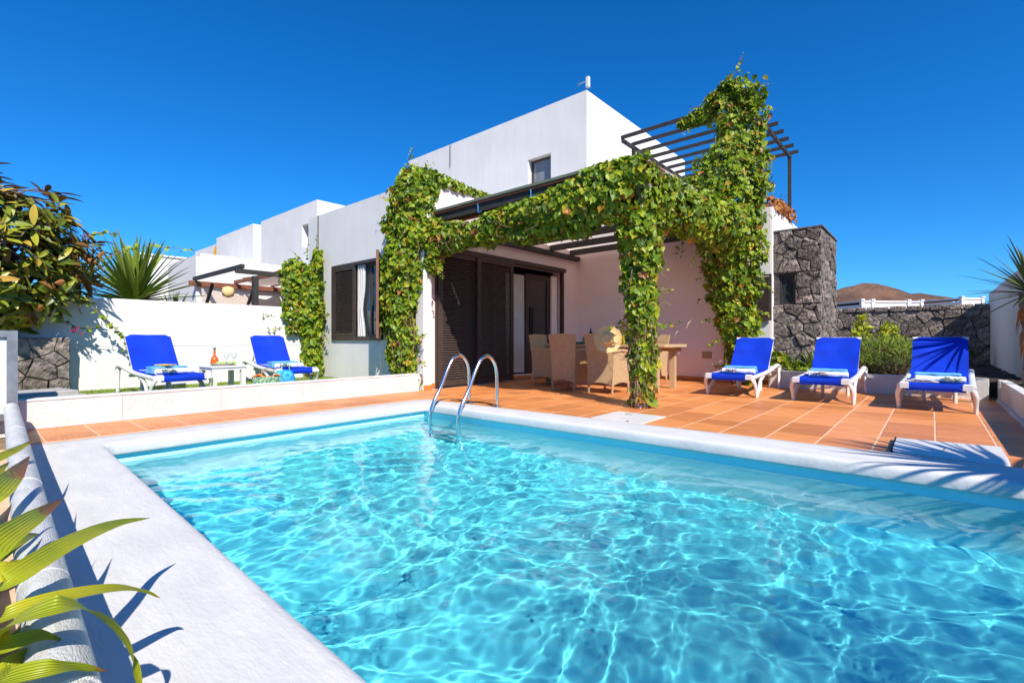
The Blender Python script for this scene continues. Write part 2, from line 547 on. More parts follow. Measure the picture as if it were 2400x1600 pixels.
def lily_mat():
    m = pm('lily_leaf', (0.29, 0.36, 0.014), (0.54, 0.51, 0.02), rough=0.40, nscale=5, spec=0.5, transl=0.25, rnd=[(0, (0.8, 0.9, 0.9)), (1, (1.15, 1.05, 0.9))])
    N = m.node_tree.nodes
    bs_ = N['Principled BSDF']
    src = bs_.inputs['Base Color'].links[0].from_socket
    at = N.new('ShaderNodeAttribute')
    at.attribute_name = 'tip'
    tc = N.new('ShaderNodeTexCoord')
    nz = N.new('ShaderNodeTexNoise')
    nz.inputs['Scale'].default_value = 38
    nz.inputs['Detail'].default_value = 6
    nlink(m, tc.outputs['Object'], nz.inputs['Vector'])
    ad = N.new('ShaderNodeMath')
    ad.operation = 'MULTIPLY_ADD'
    ad.inputs[1].default_value = 0.30
    nlink(m, nz.outputs['Fac'], ad.inputs[0])
    nlink(m, at.outputs['Fac'], ad.inputs[2])
    rp = N.new('ShaderNodeValToRGB')
    e = rp.color_ramp.elements
    e[0].position = 0.12
    e[0].color = (0, 0, 0, 1)
    e[1].position = 0.20
    e[1].color = (1, 1, 1, 1)
    nlink(m, ad.outputs[0], rp.inputs['Fac'])
    mx = N.new('ShaderNodeMix')
    mx.data_type = 'RGBA'
    nlink(m, rp.outputs['Color'], mx.inputs[0])
    nlink(m, src, mx.inputs[6])
    mx.inputs[7].default_value = (0.36, 0.115, 0.025, 1)
    nlink(m, mx.outputs[2], bs_.inputs['Base Color'])
    ac = N.new('ShaderNodeAttribute')
    ac.attribute_name = 'cross'
    sn = N.new('ShaderNodeMath')
    sn.operation = 'SINE'
    ml = N.new('ShaderNodeMath')
    ml.operation = 'MULTIPLY'
    ml.inputs[1].default_value = 46.0
    nlink(m, ac.outputs['Fac'], ml.inputs[0])
    nlink(m, ml.outputs[0], sn.inputs[0])
    bp = N.new('ShaderNodeBump')
    bp.inputs['Distance'].default_value = 0.0012
    bp.inputs['Strength'].default_value = 0.7
    nlink(m, sn.outputs[0], bp.inputs['Height'])
    nlink(m, bp.outputs[0], bs_.inputs['Normal'])
    for l in list(m.node_tree.links):
        if l.to_node.type == 'BSDF_TRANSLUCENT' and l.to_socket.name == 'Color':
            nlink(m, mx.outputs[2], l.to_socket)
            break
    return m
M['lily'] = lily_mat()
M['burnt'] = pm('burnt_leaf_tip', (0.42, 0.14, 0.03), (0.26, 0.08, 0.02), rough=0.8, nscale=14, transl=0.15)
M['shrub'] = pm('shrub_leaf', (0.12, 0.2, 0.03), rough=0.5, rnd=[(0, (0.08, 0.13, 0.02)), (0.5, (0.20, 0.30, 0.02)), (1, (0.36, 0.45, 0.04))], transl=0.25)
M['shrub_dry'] = pm('dry_twig', (0.22, 0.13, 0.07), (0.14, 0.08, 0.05), rough=0.9, nscale=20)
M['aloe'] = pm('aloe_leaf', (0.14, 0.20, 0.06), (0.22, 0.28, 0.09), rough=0.45, nscale=6, transl=0.1)
M['lime_leaf'] = pm('lime_leaf', (0.4, 0.45, 0.03), rough=0.5, rnd=[(0, (0.30, 0.36, 0.02)), (1, (0.50, 0.52, 0.04))], transl=0.3)
M['magenta'] = pm('bract', (0.55, 0.02, 0.12), rough=0.7, transl=0.3)
M['white_far'] = pm('far_white_paint', (0.78, 0.76, 0.72), (0.72, 0.70, 0.66), rough=0.9, nscale=0.6)

# wicker: woven strands from a wave/brick pattern in the bump
def wicker_mat():
    m = pm('wicker', (0.66, 0.44, 0.23), (0.78, 0.55, 0.31), rough=0.62, nscale=30)
    N = m.node_tree.nodes
    tc = N.new('ShaderNodeTexCoord')
    w1 = N.new('ShaderNodeTexWave')
    w1.bands_direction = 'Z'
    w1.inputs['Scale'].default_value = 26
    w2 = N.new('ShaderNodeTexWave')
    w2.bands_direction = 'DIAGONAL'
    w2.inputs['Scale'].default_value = 16
    for w in (w1, w2):
        nlink(m, tc.outputs['Object'], w.inputs['Vector'])
    mx = N.new('ShaderNodeMath')
    mx.operation = 'MULTIPLY'
    nlink(m, w1.outputs['Fac'], mx.inputs[0])
    nlink(m, w2.outputs['Fac'], mx.inputs[1])
    bp = N.new('ShaderNodeBump')
    bp.inputs['Distance'].default_value = 0.02
    nlink(m, mx.outputs[0], bp.inputs['Height'])
    nlink(m, bp.outputs[0], N['Principled BSDF'].inputs['Normal'])
    return m
M['wicker'] = wicker_mat()

def water_mat():
    m = bpy.data.materials.new('pool_water')
    m.use_nodes = True
    N = m.node_tree.nodes
    N.clear()
    g = N.new('ShaderNodeBsdfGlass')
    g.inputs['IOR'].default_value = 1.33
    g.inputs['Roughness'].default_value = 0.0
    g.inputs['Color'].default_value = (0.93, 0.99, 1.0, 1)
    o = N.new('ShaderNodeOutputMaterial')
    nlink(m, g.outputs[0], o.inputs['Surface'])
    return m
M['water'] = water_mat()

# ------------------------------------------------------------------ the setting: ground, terrace, pool
PX0, PX1 = -4.95, 1.30           # pool, inside of the coping
def inner_y(x):                  # far inner edge
    return 3.93 + 0.018 * (x + 4.97)
IN = [(PX0, 0.735), (PX1, 0.62), (PX1, inner_y(PX1)), (PX0, inner_y(PX0))]
OUT = [(-5.33, 0.30), (1.66, 0.03), (1.66, 4.58), (-5.30, 4.255)]

g = MB()                         # ground sheet with a hole for the pool
BIG = 6000.0
hx0, hx1, hy0, hy1, gz = -5.3, 1.62, 0.35, 4.2, -0.06
for a, b, c, d in ((-BIG, hx0, -BIG, BIG), (hx1, BIG, -BIG, BIG), (hx0, hx1, -BIG, hy0), (hx0, hx1, hy1, BIG)):
    g.quad((a, c, gz), (b, c, gz), (b, d, gz), (a, d, gz))
tag(g.build('ground', M['ground']), None, None, kind='structure')

# hills behind
def hill_h(px, e):
    return e
hm = MB()
hd = 1500.0
FW = Vector((-math.sin(R(41.2)), math.cos(R(41.2)), 0))
RT = Vector((math.cos(R(41.2)), math.sin(R(41.2)), 0))
ridge = [(1700, 12), (1850, 78), (1920, 100), (1965, 118), (2000, 127), (2020, 131), (2040, 128), (2065, 118), (2090, 108), (2112, 103), (2135, 106), (2152, 107), (2180, 100), (2215, 88), (2245, 78), (2290, 66), (2400, 50), (2600, 20), (2800, 2)]
def ridge_e(px):
    for (a, ea), (b, eb) in zip(ridge, ridge[1:]):
        if a <= px <= b:
            t = (px - a) / (b - a)
            return ea + (eb - ea) * (t * t * (3 - 2 * t) * 0.35 + t * 0.65)
    return 0.0
nu_, nv_ = 150, 26
def hill_fn(u, v):
    px = 1700 + 1100 * u
    t = v * 2 - 1                       # across the ridge, 0 on the crest
    h = ridge_e(px) / 1125 * hd * (1 - abs(t) ** 1.4) if abs(t) < 1 else 0
    p = FW * (hd + t * 420) + RT * ((px - 1200) / 1125 * hd)
    h += mnoise.noise(Vector((p.x, p.y, 0)) * 0.012) * 9 * (1 - abs(t)) * min(1, ridge_e(px) / 40) + mnoise.noise(Vector((p.x, p.y, 3)) * 0.035) * 3 * (1 - abs(t))
    return (p.x, p.y, max(h, -2))
hm.sheet(hill_fn, nu_, nv_)
tag(hm.build('hills', M['hill'], smooth=True), None, None, kind='structure')

# terrace: grout bed plus tiles
TX, TY = 0.37, 0.345
XJ, YJ = -0.72, 0.45
TER = thing('terrace_floor', None, None, (-2.9, 5.0, 0.0))
TER['kind'] = 'structure'
tb = MB()
for a, b, c, d in ((-6.40, -5.2, 0.25, 10.0), (-5.2, 0.9, 4.2, 10.0), (-5.4, 1.8, -0.3, 0.42), (1.6, 1.85, 0.42, 4.2)):
    tb.quad((a, c, -0.0022), (b, c, -0.0022), (b, d, -0.0022), (a, d, -0.0022))
tb.build('grout_bed', M['grout'], TER)
def inside_terrace(x0, x1, y0, y1):
    return True
cells = []
i0 = math.floor((-6.40 - XJ) / TX)
for i in range(i0, 6):
    for j in range(-1, 28):
        x0, x1 = XJ + i * TX, XJ + (i + 1) * TX
        y0, y1 = YJ + j * TY, YJ + (j + 1) * TY
        x0c, x1c = max(x0, -6.39), min(x1, 0.66)
        y0c, y1c = max(y0, 0.27), min(y1, 9.90)
        if x1c - x0c < 0.03 or y1c - y0c < 0.03:
            continue
        if x1c > -5.2 and y1c < 4.25:
            continue
        if x0c > -5.15 and y0c < 4.05:
            y0c = 4.05
        if -2.78 < (x0 + x1) / 2 < -2.18 and 4.43 < (y0 + y1) / 2 < 5.06:
            pass
        if y1c - y0c < 0.03:
            continue
        cells.append((x0c, x1c, y0c, y1c))
meshes = {}
def tile_mesh(w, d):
    k = (round(w, 3), round(d, 3))
    if k not in meshes:
        b = MB()
        gp = 0.0060
        b.box(-w / 2 + gp, w / 2 - gp, -d / 2 + gp, d / 2 - gp, -0.012, 0.0, ch=0.0025)
        meshes[k] = b.mesh('tile', M['tile'])
    return meshes[k]
cells.sort(key=lambda c: ((c[0] + c[1]) / 2) ** 2 + ((c[2] + c[3]) / 2) ** 2)
rest = MB()
rt = random.Random(5)
for n, (a, b, c, d) in enumerate(cells):
    if n < 300:
        o = place('tile', tile_mesh(b - a, d - c), TER, ((a + b) / 2 + 2.9, (c + d) / 2 - 5.0, rt.uniform(-0.0004, 0.0006)),
                  rot=(rt.gauss(0, 0.0010), rt.gauss(0, 0.0010), 0))
    else:
        rest.box(a + .0045, b - .0045, c + .0045, d - .0045, -0.012, 0.0, ch=0.0025)
if rest.v:
    o = rest.build('far_tiles', M['tile'], TER)
    o['kind'] = 'stuff'

# coping
cp = MB()
prof = [(0.0, -0.06), (0.0, 0.012), (0.02, 0.018), (0.25, 0.020), (0.5, 0.021), (0.90, 0.020), (0.945, 0.018), (0.975, 0.011), (0.992, -0.002), (1.0, -0.018), (1.0, -0.066), (0.99, -0.080), (0.965, -0.087), (0.92, -0.089), (0.84, -0.090)]
NS = 40
def ring(t):
    pts = []
    for k in range(4):
        o0, o1, i0_, i1_ = OUT[k], OUT[(k + 1) % 4], IN[k], IN[(k + 1) % 4]
        for q in range(NS):
            s_ = q / NS
            ox, oy = o0[0] + (o1[0] - o0[0]) * s_, o0[1] + (o1[1] - o0[1]) * s_
            ix, iy = i0_[0] + (i1_[0] - i0_[0]) * s_, i0_[1] + (i1_[1] - i0_[1]) * s_
            pts.append((ox + (ix - ox) * t, oy + (iy - oy) * t))
    return pts
base = []
for t, z in prof:
    for (x, y) in ring(t):
        wob = 0.002 * mnoise.noise(Vector((x * 2.2, y * 2.2, t))) if 0.02 < t else 0
        cp.v.append((x + wob, y + wob, z + 0.0015 * mnoise.noise(Vector((x * 3, y * 3, 7.0)))))
n4 = NS * 4
for r_ in range(len(prof) - 1):
    for k in range(n4):
        k2 = (k + 1) % n4
        cp.f.append((r_ * n4 + k, r_ * n4 + k2, (r_ + 1) * n4 + k2, (r_ + 1) * n4 + k))
        cp.m.append(0)
COPING = tag(cp.build('pool_coping', M['coping'], smooth=True), None, None, kind='structure')

# basin
ZB = -1.02
WLOOP = [(IN[k][0] + (0.05 if k in (1, 2) else -0.05), IN[k][1] + (0.05 if k in (2, 3) else -0.05)) for k in range(4)]
bs = MB()
for k in range(4):
    a, b = WLOOP[k], WLOOP[(k + 1) % 4]
    bs.quad((a[0], a[1], ZB), (b[0], b[1], ZB), (b[0], b[1], -0.085), (a[0], a[1], -0.085), 0)
bs.quad(*[(p[0], p[1], ZB) for p in WLOOP], 1)
BASIN = tag(bs.build('pool_basin', [M['pool_wall'], M['pool_floor']]), None, None, kind='structure')
BASIN.cycles.is_caustics_receiver = True

# water surface with real ripples
rng = np.random.default_rng(11)
nx, ny = 860, 500
wx0, wx1 = PX0 - 0.05, PX1 + 0.05
wy0, wy1 = 0.56, 4.08
X, Y = np.meshgrid(np.linspace(wx0, wx1, nx), np.linspace(wy0, wy1, ny), indexing='ij')
Z = np.zeros_like(X)
XW = X + 0.05 * np.sin(3.1 * Y + 1.0) + 0.03 * np.sin(5.3 * X + 2.0 * Y)
YW = Y + 0.05 * np.sin(2.7 * X + 0.5) + 0.03 * np.sin(4.9 * Y - 1.7 * X)
for i in range(110):
    lam = math.exp(rng.uniform(math.log(0.042), math.log(0.36)))
    q = 2 * PI / lam
    a = rng.uniform(0, 2 * PI)
    amp = 0.20 / q ** 2 * rng.uniform(0.4, 1.0)
    Z += amp * np.sin(q * (XW * math.cos(a) + YW * math.sin(a)) + rng.uniform(0, 6.28))
WZ = -0.155
vv = np.stack([X, Y, Z + WZ], -1).reshape(-1, 3)
idx = np.arange(nx * ny).reshape(nx, ny)
ff = np.stack([idx[:-1, :-1], idx[1:, :-1], idx[1:, 1:], idx[:-1, 1:]], -1).reshape(-1, 4)
wm = bpy.data.meshes.new('pool_water')
wm.from_pydata(vv.tolist(), [], ff.tolist())
wm.shade_smooth()
wm.materials.append(M['water'])
WATER = place('pool_water', wm)
tag(WATER, None, None, kind='structure')
WATER.cycles.is_caustics_caster = True

# soil beds
tag(MB().box(-8.0, 3.2, -3.0, 0.02, -0.05, 0.16).build('planter_soil', M['soil']), None, None, kind='structure')
def bumpy(name, x0, x1, y0, y1, z, amp, n=40, seed=0):
    m_ = MB()
    m_.sheet(lambda u, v: (x0 + (x1 - x0) * u, y0 + (y1 - y0) * v,
             z + amp * mnoise.noise(Vector((u * 17 + seed, v * 17, seed))) + amp * .6 * mnoise.noise(Vector((u * 50, v * 50, seed)))), n, n)
    return tag(m_.build(name, M['soil'], smooth=True), None, None, kind='structure')
bumpy('garden_soil', -1.6, 1.0, 9.52, 15.5, 0.27, 0.05, 60, 3)
bumpy('bed_soil', 0.78, 3.5, 5.2, 9.6, 0.27, 0.03, 40, 9)

# lawn
LAWN = thing('lawn', None, None, (-8.3, 2.8, 0.045))
LAWN['kind'] = 'structure'
MB().box(-10.08, -6.52, 0.2, 5.18, -0.055, 0.040).build('turf_base', M['turf'], LAWN)
gb = MB()
rg = random.Random(2)
for i in range(16000):
    x, y = rg.uniform(-10.05, -6.55), rg.uniform(0.4, 5.15)
    h = rg.uniform(0.015, 0.032)
    a = rg.uniform(0, PI)
    w = 0.004
    lx, ly = rg.gauss(0, 0.012), rg.gauss(0, 0.012)
    gb.add([(x - w * math.cos(a), y - w * math.sin(a), 0.039), (x + w * math.cos(a), y + w * math.sin(a), 0.039), (x + lx, y + ly, 0.041 + h)], [(0, 1, 2)])
o = gb.build('grass', M['blade'], LAWN)
o['kind'] = 'stuff'

# ------------------------------------------------------------------ stone walls
def clip_poly(poly, a, b, c):
    """keep a*x + b*y <= c"""
    out = []
    for i in range(len(poly)):
        p, q = poly[i], poly[(i + 1) % len(poly)]
        dp, dq = a * p[0] + b * p[1] - c, a * q[0] + b * q[1] - c
        if dp <= 0:
            out.append(p)
        if (dp < 0 < dq) or (dq < 0 < dp):
            t = dp / (dp - dq)
            out.append((p[0] + (q[0] - p[0]) * t, p[1] + (q[1] - p[1]) * t))
    return out

def rubble(parent, o3, u3, v3, n3, w, h, size, rr, mat='stone', depth=0.04, joint=0.006):
    """irregular stones, each an object, on a rectangle o3 + u*u3 + v*v3 facing n3"""
    o3, u3, v3, n3 = Vector(o3), Vector(u3), Vector(v3), Vector(n3)
    org = Vector(ORG.get(parent.name, (0, 0, 0)))
    cu, cv = max(1, round(w / size)), max(1, round(h / (size * 0.82)))
    seeds = []
    for j in range(cv):
        off = rr.uniform(-0.5, 0.5)
        for i in range(-1, cu + 1):
            seeds.append(((i + 0.5 + off * 0.8 + rr.uniform(-.42, .42)) * w / cu, (j + 0.5 + rr.uniform(-.40, .40)) * h / cv))
    wt = [rr.gauss(0, 1) * size * size * 0.16 for _ in seeds]
    for k, (sx, sy) in enumerate(seeds):
        poly = [(0, 0), (w, 0), (w, h), (0, h)]
        for q, (tx, ty) in enumerate(seeds):
            if q == k or abs(tx - sx) > 3 * size or abs(ty - sy) > 3 * size:
                continue
            a, b = tx - sx, ty - sy
            c = (tx * tx + ty * ty - sx * sx - sy * sy) / 2 + (wt[k] - wt[q]) / 2
            poly = clip_poly(poly, a, b, c)
            if len(poly) < 3:
                break
        if len(poly) < 3:
            continue
        cx_, cy_ = sum(p[0] for p in poly) / len(poly), sum(p[1] for p in poly) / len(poly)
        ar = abs(sum(poly[i][0] * poly[(i + 1) % len(poly)][1] - poly[(i + 1) % len(poly)][0] * poly[i][1] for i in range(len(poly)))) / 2
        if ar < size * size * 0.06:
            continue
        pts = []
        for i in range(len(poly)):
            p, q = poly[i], poly[(i + 1) % len(poly)]
            pts.append(p)
            if math.hypot(q[0] - p[0], q[1] - p[1]) > size * 0.35:
                pts.append(((p[0] + q[0]) / 2 + rr.gauss(0, size * .02), (p[1] + q[1]) / 2 + rr.gauss(0, size * .02)))
        sz = math.sqrt(ar)
        f1 = 1 - joint * 1.6 / sz
        d = depth * rr.uniform(0.4, 1.6)
        mb = MB()
        n = len(pts)
        vs = []
        for lay, (f, z) in enumerate(((f1, -0.01), (f1 * 0.99, d * 0.62), (f1 * 0.91, d * 0.98))):
            for p in pts:
                jx, jy = rr.gauss(0, size * .012), rr.gauss(0, size * .012)
                if p[0] < 1e-6 or p[0] > w - 1e-6:
                    jx = 0
                x = cx_ + (p[0] - cx_) * f + jx * (lay > 0)
                y = cy_ + (p[1] - cy_) * f + jy * (lay > 0)
                vs.append((x, y, z + (rr.gauss(0, d * 0.16) if lay == 2 else 0)))
        vs.append((cx_ + rr.gauss(0, sz * .08), cy_ + rr.gauss(0, sz * .08), d * rr.uniform(0.95, 1.3)))
        fs = []
        for lay in range(2):
            for i in range(n):
                i2 = (i + 1) % n
                fs.append((lay * n + i, lay * n + i2, (lay + 1) * n + i2, (lay + 1) * n + i))
        for i in range(n):
            fs.append((2 * n + i, 2 * n + (i + 1) % n, 3 * n))
        cen = o3 + u3 * cx_ + v3 * cy_
        mb.add([(u3 * (x - cx_) + v3 * (y - cy_) + n3 * z) for x, y, z in vs], fs)
        place('stone', mb.mesh('stone', M[mat]), parent, cen - org)

rs = random.Random(31)
# far boundary wall of dark stone
FAR = thing('stone_garden_wall', 'dark volcanic stone garden wall at the back, half in diagonal shadow', 'wall', (-1.0, 15.5, 0.2))
MB().box(-3.6, 1.0, 15.52, 15.85, 0.0, 1.62).build('core', M['mortar'], FAR)
rubble(FAR, (-3.4, 15.52, 0.2), (1, 0, 0), (0, 0, 1), (0, -1, 0), 4.4, 1.36, 0.30, rs)
rubble(FAR, (-3.6, 15.50, 1.56), (1, 0, 0), (0, 0, 1), (0, -1, 0), 4.6, 0.12, 0.26, rs)

# stone tower beside the house
TOW = thing('stone_tower', 'tall dark volcanic stone block with small brown window, right of the vine', 'tower', (-1.85, 10.9, 0))
tm = MB()
hole = (-2.150, -1.895, 1.50, 2.065)
wall_y(tm, 10.03, -2.26, -1.49, -0.05, 2.85, [hole], 0.2)
tm.quad((-1.49, 10.03, -0.05), (-1.49, 11.78, -0.05), (-1.49, 11.78, 2.85), (-1.49, 10.03, 2.85), 1)
tm.quad((-2.26, 10.03, 2.85), (-1.49, 10.03, 2.85), (-1.49, 11.78, 2.85), (-2.26, 11.78, 2.85))
tm.quad((-2.26, 11.78, -0.05), (-1.49, 11.78, -0.05), (-1.49, 11.78, 2.85), (-2.26, 11.78, 2.85))
tm.build('core', [M['mortar'], M['mortar_pale']], TOW)
rubble(TOW, (-2.25, 10.03, 0.0), (1, 0, 0), (0, 0, 1), (0, -1, 0), 0.775, 1.49, 0.23, rs, depth=0.035)
rubble(TOW, (-2.25, 10.03, 2.075), (1, 0, 0), (0, 0, 1), (0, -1, 0), 0.775, 0.775, 0.22, rs, depth=0.035)
rubble(TOW, (-1.888, 10.03, 1.50), (1, 0, 0), (0, 0, 1), (0, -1, 0), 0.41, 0.57, 0.21, rs, depth=0.03)
rubble(TOW, (-1.49, 10.03, 0.0), (0, 1, 0), (0, 0, 1), (1, 0, 0), 1.75, 2.85, 0.30, rs, joint=0.03, depth=0.018)
MB().box(-2.265, -1.455, 9.985, 11.80, 2.852, 2.875).build('cap', M['mortar_pale'], TOW)
tw = MB()
a, b, c, d = hole
for x0, x1, z0, z1 in ((a, a + .035, c, d), (b - .035, b, c, d), (a + .035, b - .035, c, c + .04), (a + .035, b - .035, d - .04, d)):
    tw.box(x0, x1, 10.06, 10.11, z0, z1)
tw = tw.build('window', M['brown'], TOW)
MB().box(a + .035, b - .035, 10.085, 10.09, c + .04, d - .04).build('pane', M['glass_sky'], tw)
MB().box(a + .035, b - .035, 10.15, 10.16, c + .04, d - .04).build('curtain', M['curtain'], tw)

# raised stone bed under the rubber tree
BED = thing('stone_planter', 'dark stone raised planter in the far left corner under the broad-leaved tree', 'planter', (-10.3, 0.2, 0))
MB().box(-11.0, -9.86, -1.6, 1.06, -0.05, 0.86).build('core', M['mortar'], BED)
rubble(BED, (-9.86, -1.6, 0.0), (0, 1, 0), (0, 0, 1), (1, 0, 0), 2.66, 0.88, 0.27, rs, depth=0.05)
MB().box(-10.95, -9.95, -1.5, 1.0, 0.80, 0.875).build('soil', M['soil'], BED)

# ------------------------------------------------------------------ garden walls and planters
gw = thing('garden_wall', 'tall white rendered garden wall behind the two left blue loungers', 'wall', (-10.15, 3.0, 0))
MB().box(-10.32, -10.10, 0.2, 5.22, -0.05, 1.52).build('wall', M['plaster'], gw, bevel=0.012)
MB().box(-10.098, -10.094, 1.15, 5.19, 0.735, 0.742).build('render_joint', M['plaster_low'], gw)

lw = thing('terrace_wall', 'low white wall between the lawn and the terracotta strip', 'wall', (-6.45, 2.7, 0))
MB().box(-6.54, -6.406, 0.18, 5.02, -0.05, 0.262).build('core', M['plaster_low'], lw)
MB().box(-6.55, -6.397, 0.17, 5.03, 0.262, 0.284).build('coping', M['plaster_low'], lw, bevel=0.008)
yj = [0.18, 1.10, 2.03, 3.02, 4.02, 5.02]
for a, b in zip(yj, yj[1:]):
    MB().box(-6.405, -6.400, a + .002, b - .002, 0.0, 0.258).build('panel', M['plaster_low'], lw)

# left planter edge along the pool, half-round cap tiles
def pl_y(x):
    return 0.262 - 0.033 * (x + 5.5)
PLW = thing('planter_wall', 'low white planter kerb with rounded cap tiles along the left pool edge', 'planter', (-2.9, 0.17, 0))
mw = MB()
xa, xb = -6.15, 1.25
for s_ in (0,):
    v = []
    for x in (xa, xb):
        y = pl_y(x)
        v += [(x, y - .040, -.04), (x, y + .036, -.04), (x, y + .036, .235), (x, y - .040, .235)]
    mw.add(v, [(0, 1, 5, 4), (1, 2, 6, 5), (2, 3, 7, 6), (3, 0, 4, 7), (3, 2, 1, 0), (4, 5, 6, 7)])
mw.build('wall', M['plaster_low'], PLW)
L_ = 0.57
cm = MB()
for ei, x in enumerate((0.002, 0.05, L_ - 0.012, L_ - 0.010, L_ - 0.002)):
    rr_ = 0.049 if ei in (0, 1, 2) else 0.045
    for k in range(13):
        t = PI * k / 12
        cm.v.append((x, -rr_ * math.cos(t) - 0.033 * x, rr_ * math.sin(t) * 0.95))
for e in range(4):
    for k in range(12):
        cm.f.append((e * 13 + k, e * 13 + k + 1, (e + 1) * 13 + k + 1, (e + 1) * 13 + k))
        cm.m.append(0)
cm.f.append(tuple(range(13)))
cm.f.append(tuple(reversed(range(52, 65))))
cm.m += [0, 0]
capmesh = cm.mesh('cap_tile', M['cap'], smooth=40)
x = -6.2
k = 0
while x < 1.1:
    place('cap_tile', capmesh, PLW, (x + 2.9, pl_y(x) - 0.004 - 0.17, 0.236 + 0.0012 * (k % 3)), rot=(0.01 * ((k * 7) % 3 - 1), 0, 0))
    x += L_
    k += 1

# back and right planter walls
bw = thing('back_planter_wall', 'low white planter wall behind the three right loungers', 'planter', (-0.7, 9.45, 0))
MB().box(-2.20, 0.60, 9.45, 9.56, -0.05, 0.298).build('wall', M['plaster_low'], bw, bevel=0.01)
rw = thing('side_planter_wall', 'low white planter wall running along the right edge of the terrace', 'planter', (0.74, 7.2, 0))
MB().box(0.70, 0.80, 4.9, 9.30, -0.05, 0.285).build('wall', M['plaster_low'], rw, bevel=0.01)
MB().box(0.665, 0.699, 4.9, 9.30, -0.02, 0.035).build('skirting', M['plaster_low'], rw)
MB().box(0.69, 0.79, 9.40, 9.56, -0.05, 0.285).build('end_pier', M['plaster_low'], rw, bevel=0.01)

tr_ = thing('boundary_wall', 'tall white shaded boundary wall at the far right behind the palm', 'wall', (1.1, 12.8, 0))
MB().box(1.0, 1.2, 9.9, 15.9, 0.0, 1.93).build('wall', M['plaster'], tr_, bevel=0.015)
tr2 = thing('pool_shade_wall', 'unseen low white wall added to shade the right end of the pool', 'wall', (2.25, 0.6, 0))  # out of view, added as a shadow caster for the pool end
MB().box(2.15, 2.35, -3.0, 3.0, -0.05, 0.62).build('wall', M['plaster'], tr2, bevel=0.015)

# ------------------------------------------------------------------ the villa
VX, VY, VB = -6.55, 5.20, 9.90       # door wall, window wall, porch back wall
VIL = thing('villa', 'white two-storey villa with brown shutters and vine-covered porch in the centre', 'house', (-8.0, 9.0, 0))
WIN = (-9.58, -7.82, 0.90, 2.34)
DOOR = (5.50, 9.20, 0.0, 2.42)
m_ = MB()
wall_y(m_, VY, -10.75, VX, -0.05, 3.60, [WIN], 0.14)
m_.quad((-10.75, VY, -.05), (-10.75, 15, -.05), (-10.75, 15, 3.6), (-10.75, VY, 3.6))
# roof with a parapet
m_.quad((-10.75, VY, 3.6), (VX, VY, 3.6), (VX, VY + .2, 3.6), (-10.75, VY + .2, 3.6))
m_.quad((VX - .2, VY + .2, 3.6), (VX, VY + .2, 3.6), (VX, VB, 3.6), (VX - .2, VB, 3.6))
m_.quad((-10.75, VY + .2, 3.3), (VX - .2, VY + .2, 3.3), (VX - .2, VB, 3.3), (-10.75, VB, 3.3))
m_.quad((-10.75, VY + .2, 3.3), (VX - .2, VY + .2, 3.3), (VX - .2, VY + .2, 3.6), (-10.75, VY + .2, 3.6))
m_.quad((VX - .2, VY + .2, 3.3), (VX - .2, VB, 3.3), (VX - .2, VB, 3.6), (VX - .2, VY + .2, 3.6))
m_.build('front_wall', M['plaster'], VIL)
m_ = MB()
wall_x(m_, VX, VY, VB, -0.05, 3.60, [DOOR], 0.22)
m_.build('porch_side_wall', M['plaster_bounce'], VIL)
m_ = MB()
m_.quad((VX, VB, -.05), (-2.24, VB, -.05), (-2.24, VB, 3.32), (VX, VB, 3.32))
m_.build('porch_back_wall', M['plaster_bounce'], VIL)
m_ = MB()
m_.quad((-2.24, VB, -.05), (-2.24, 13.6, -.05), (-2.24, 13.6, 3.32), (-2.24, VB, 3.32))
m_.quad((-6.3, VB, 3.32), (-2.24, VB, 3.32), (-2.24, VB + .2, 3.32), (-6.3, VB + .2, 3.32))
m_.quad((-2.44, VB + .2, 3.32), (-2.24, VB + .2, 3.32), (-2.24, 13.6, 3.32), (-2.44, 13.6, 3.32))
m_.quad((-6.3, VB + .2, 2.95), (-2.44, VB + .2, 2.95), (-2.44, 13.6, 2.95), (-6.3, 13.6, 2.95))
m_.quad((-6.3, VB + .2, 2.95), (-2.44, VB + .2, 2.95), (-2.44, VB + .2, 3.32), (-6.3, VB + .2, 3.32))
m_.quad((-2.44, VB + .2, 2.95), (-2.44, 13.6, 2.95), (-2.44, 13.6, 3.32), (-2.44, VB + .2, 3.32))
m_.quad((-6.3, 13.6, -.05), (-2.24, 13.6, -.05), (-2.24, 13.6, 3.32), (-6.3, 13.6, 3.32))
m_.build('roof_terrace', M['plaster'], VIL)
# back wall end by the tower: sunlight put into this strip's paler colour
MB().box(-2.52, -2.262, VB - .012, VB - .002, 0.0, 3.3).build('sunlit_wall_end', M['plaster'], VIL)
# upper storey
UX, UZ = -6.27, 6.86
UW = (-8.10, -7.34, 4.10, 5.62)
m_ = MB()
wall_y(m_, VB - .004, -13.3, UX, 2.9, UZ, [UW], 0.25)
m_.quad((UX, VB - .004, 2.9), (UX, 16.0, 2.9), (UX, 16.0, UZ), (UX, VB - .004, UZ))
m_.quad((-13.3, VB - .004, UZ), (UX, VB - .004, UZ), (UX, 16, UZ), (-13.3, 16, UZ))
m_.quad((-13.3, VB - .004, 0), (-13.3, 16, 0), (-13.3, 16, UZ), (-13.3, VB - .004, UZ))
m_.quad((-13.3, 16, 0), (UX, 16, 0), (UX, 16, UZ), (-13.3, 16, UZ))
m_.quad((-13.3, VB - .004, 0), (-10.75, VB - .004, 0), (-10.75, VB - .004, 2.9), (-13.3, VB - .004, 2.9))
m_.build('upper_storey', M['plaster'], VIL, bevel=0.0)
uw = MB()
a, b, c, d = UW
for x0, x1, z0, z1 in ((a, a + .06, c, d), (b - .06, b, c, d), (a + .06, b - .06, c, c + .06), (a + .06, b - .06, d - .06, d)):
    uw.box(x0, x1, VB + .15, VB + .20, z0, z1)
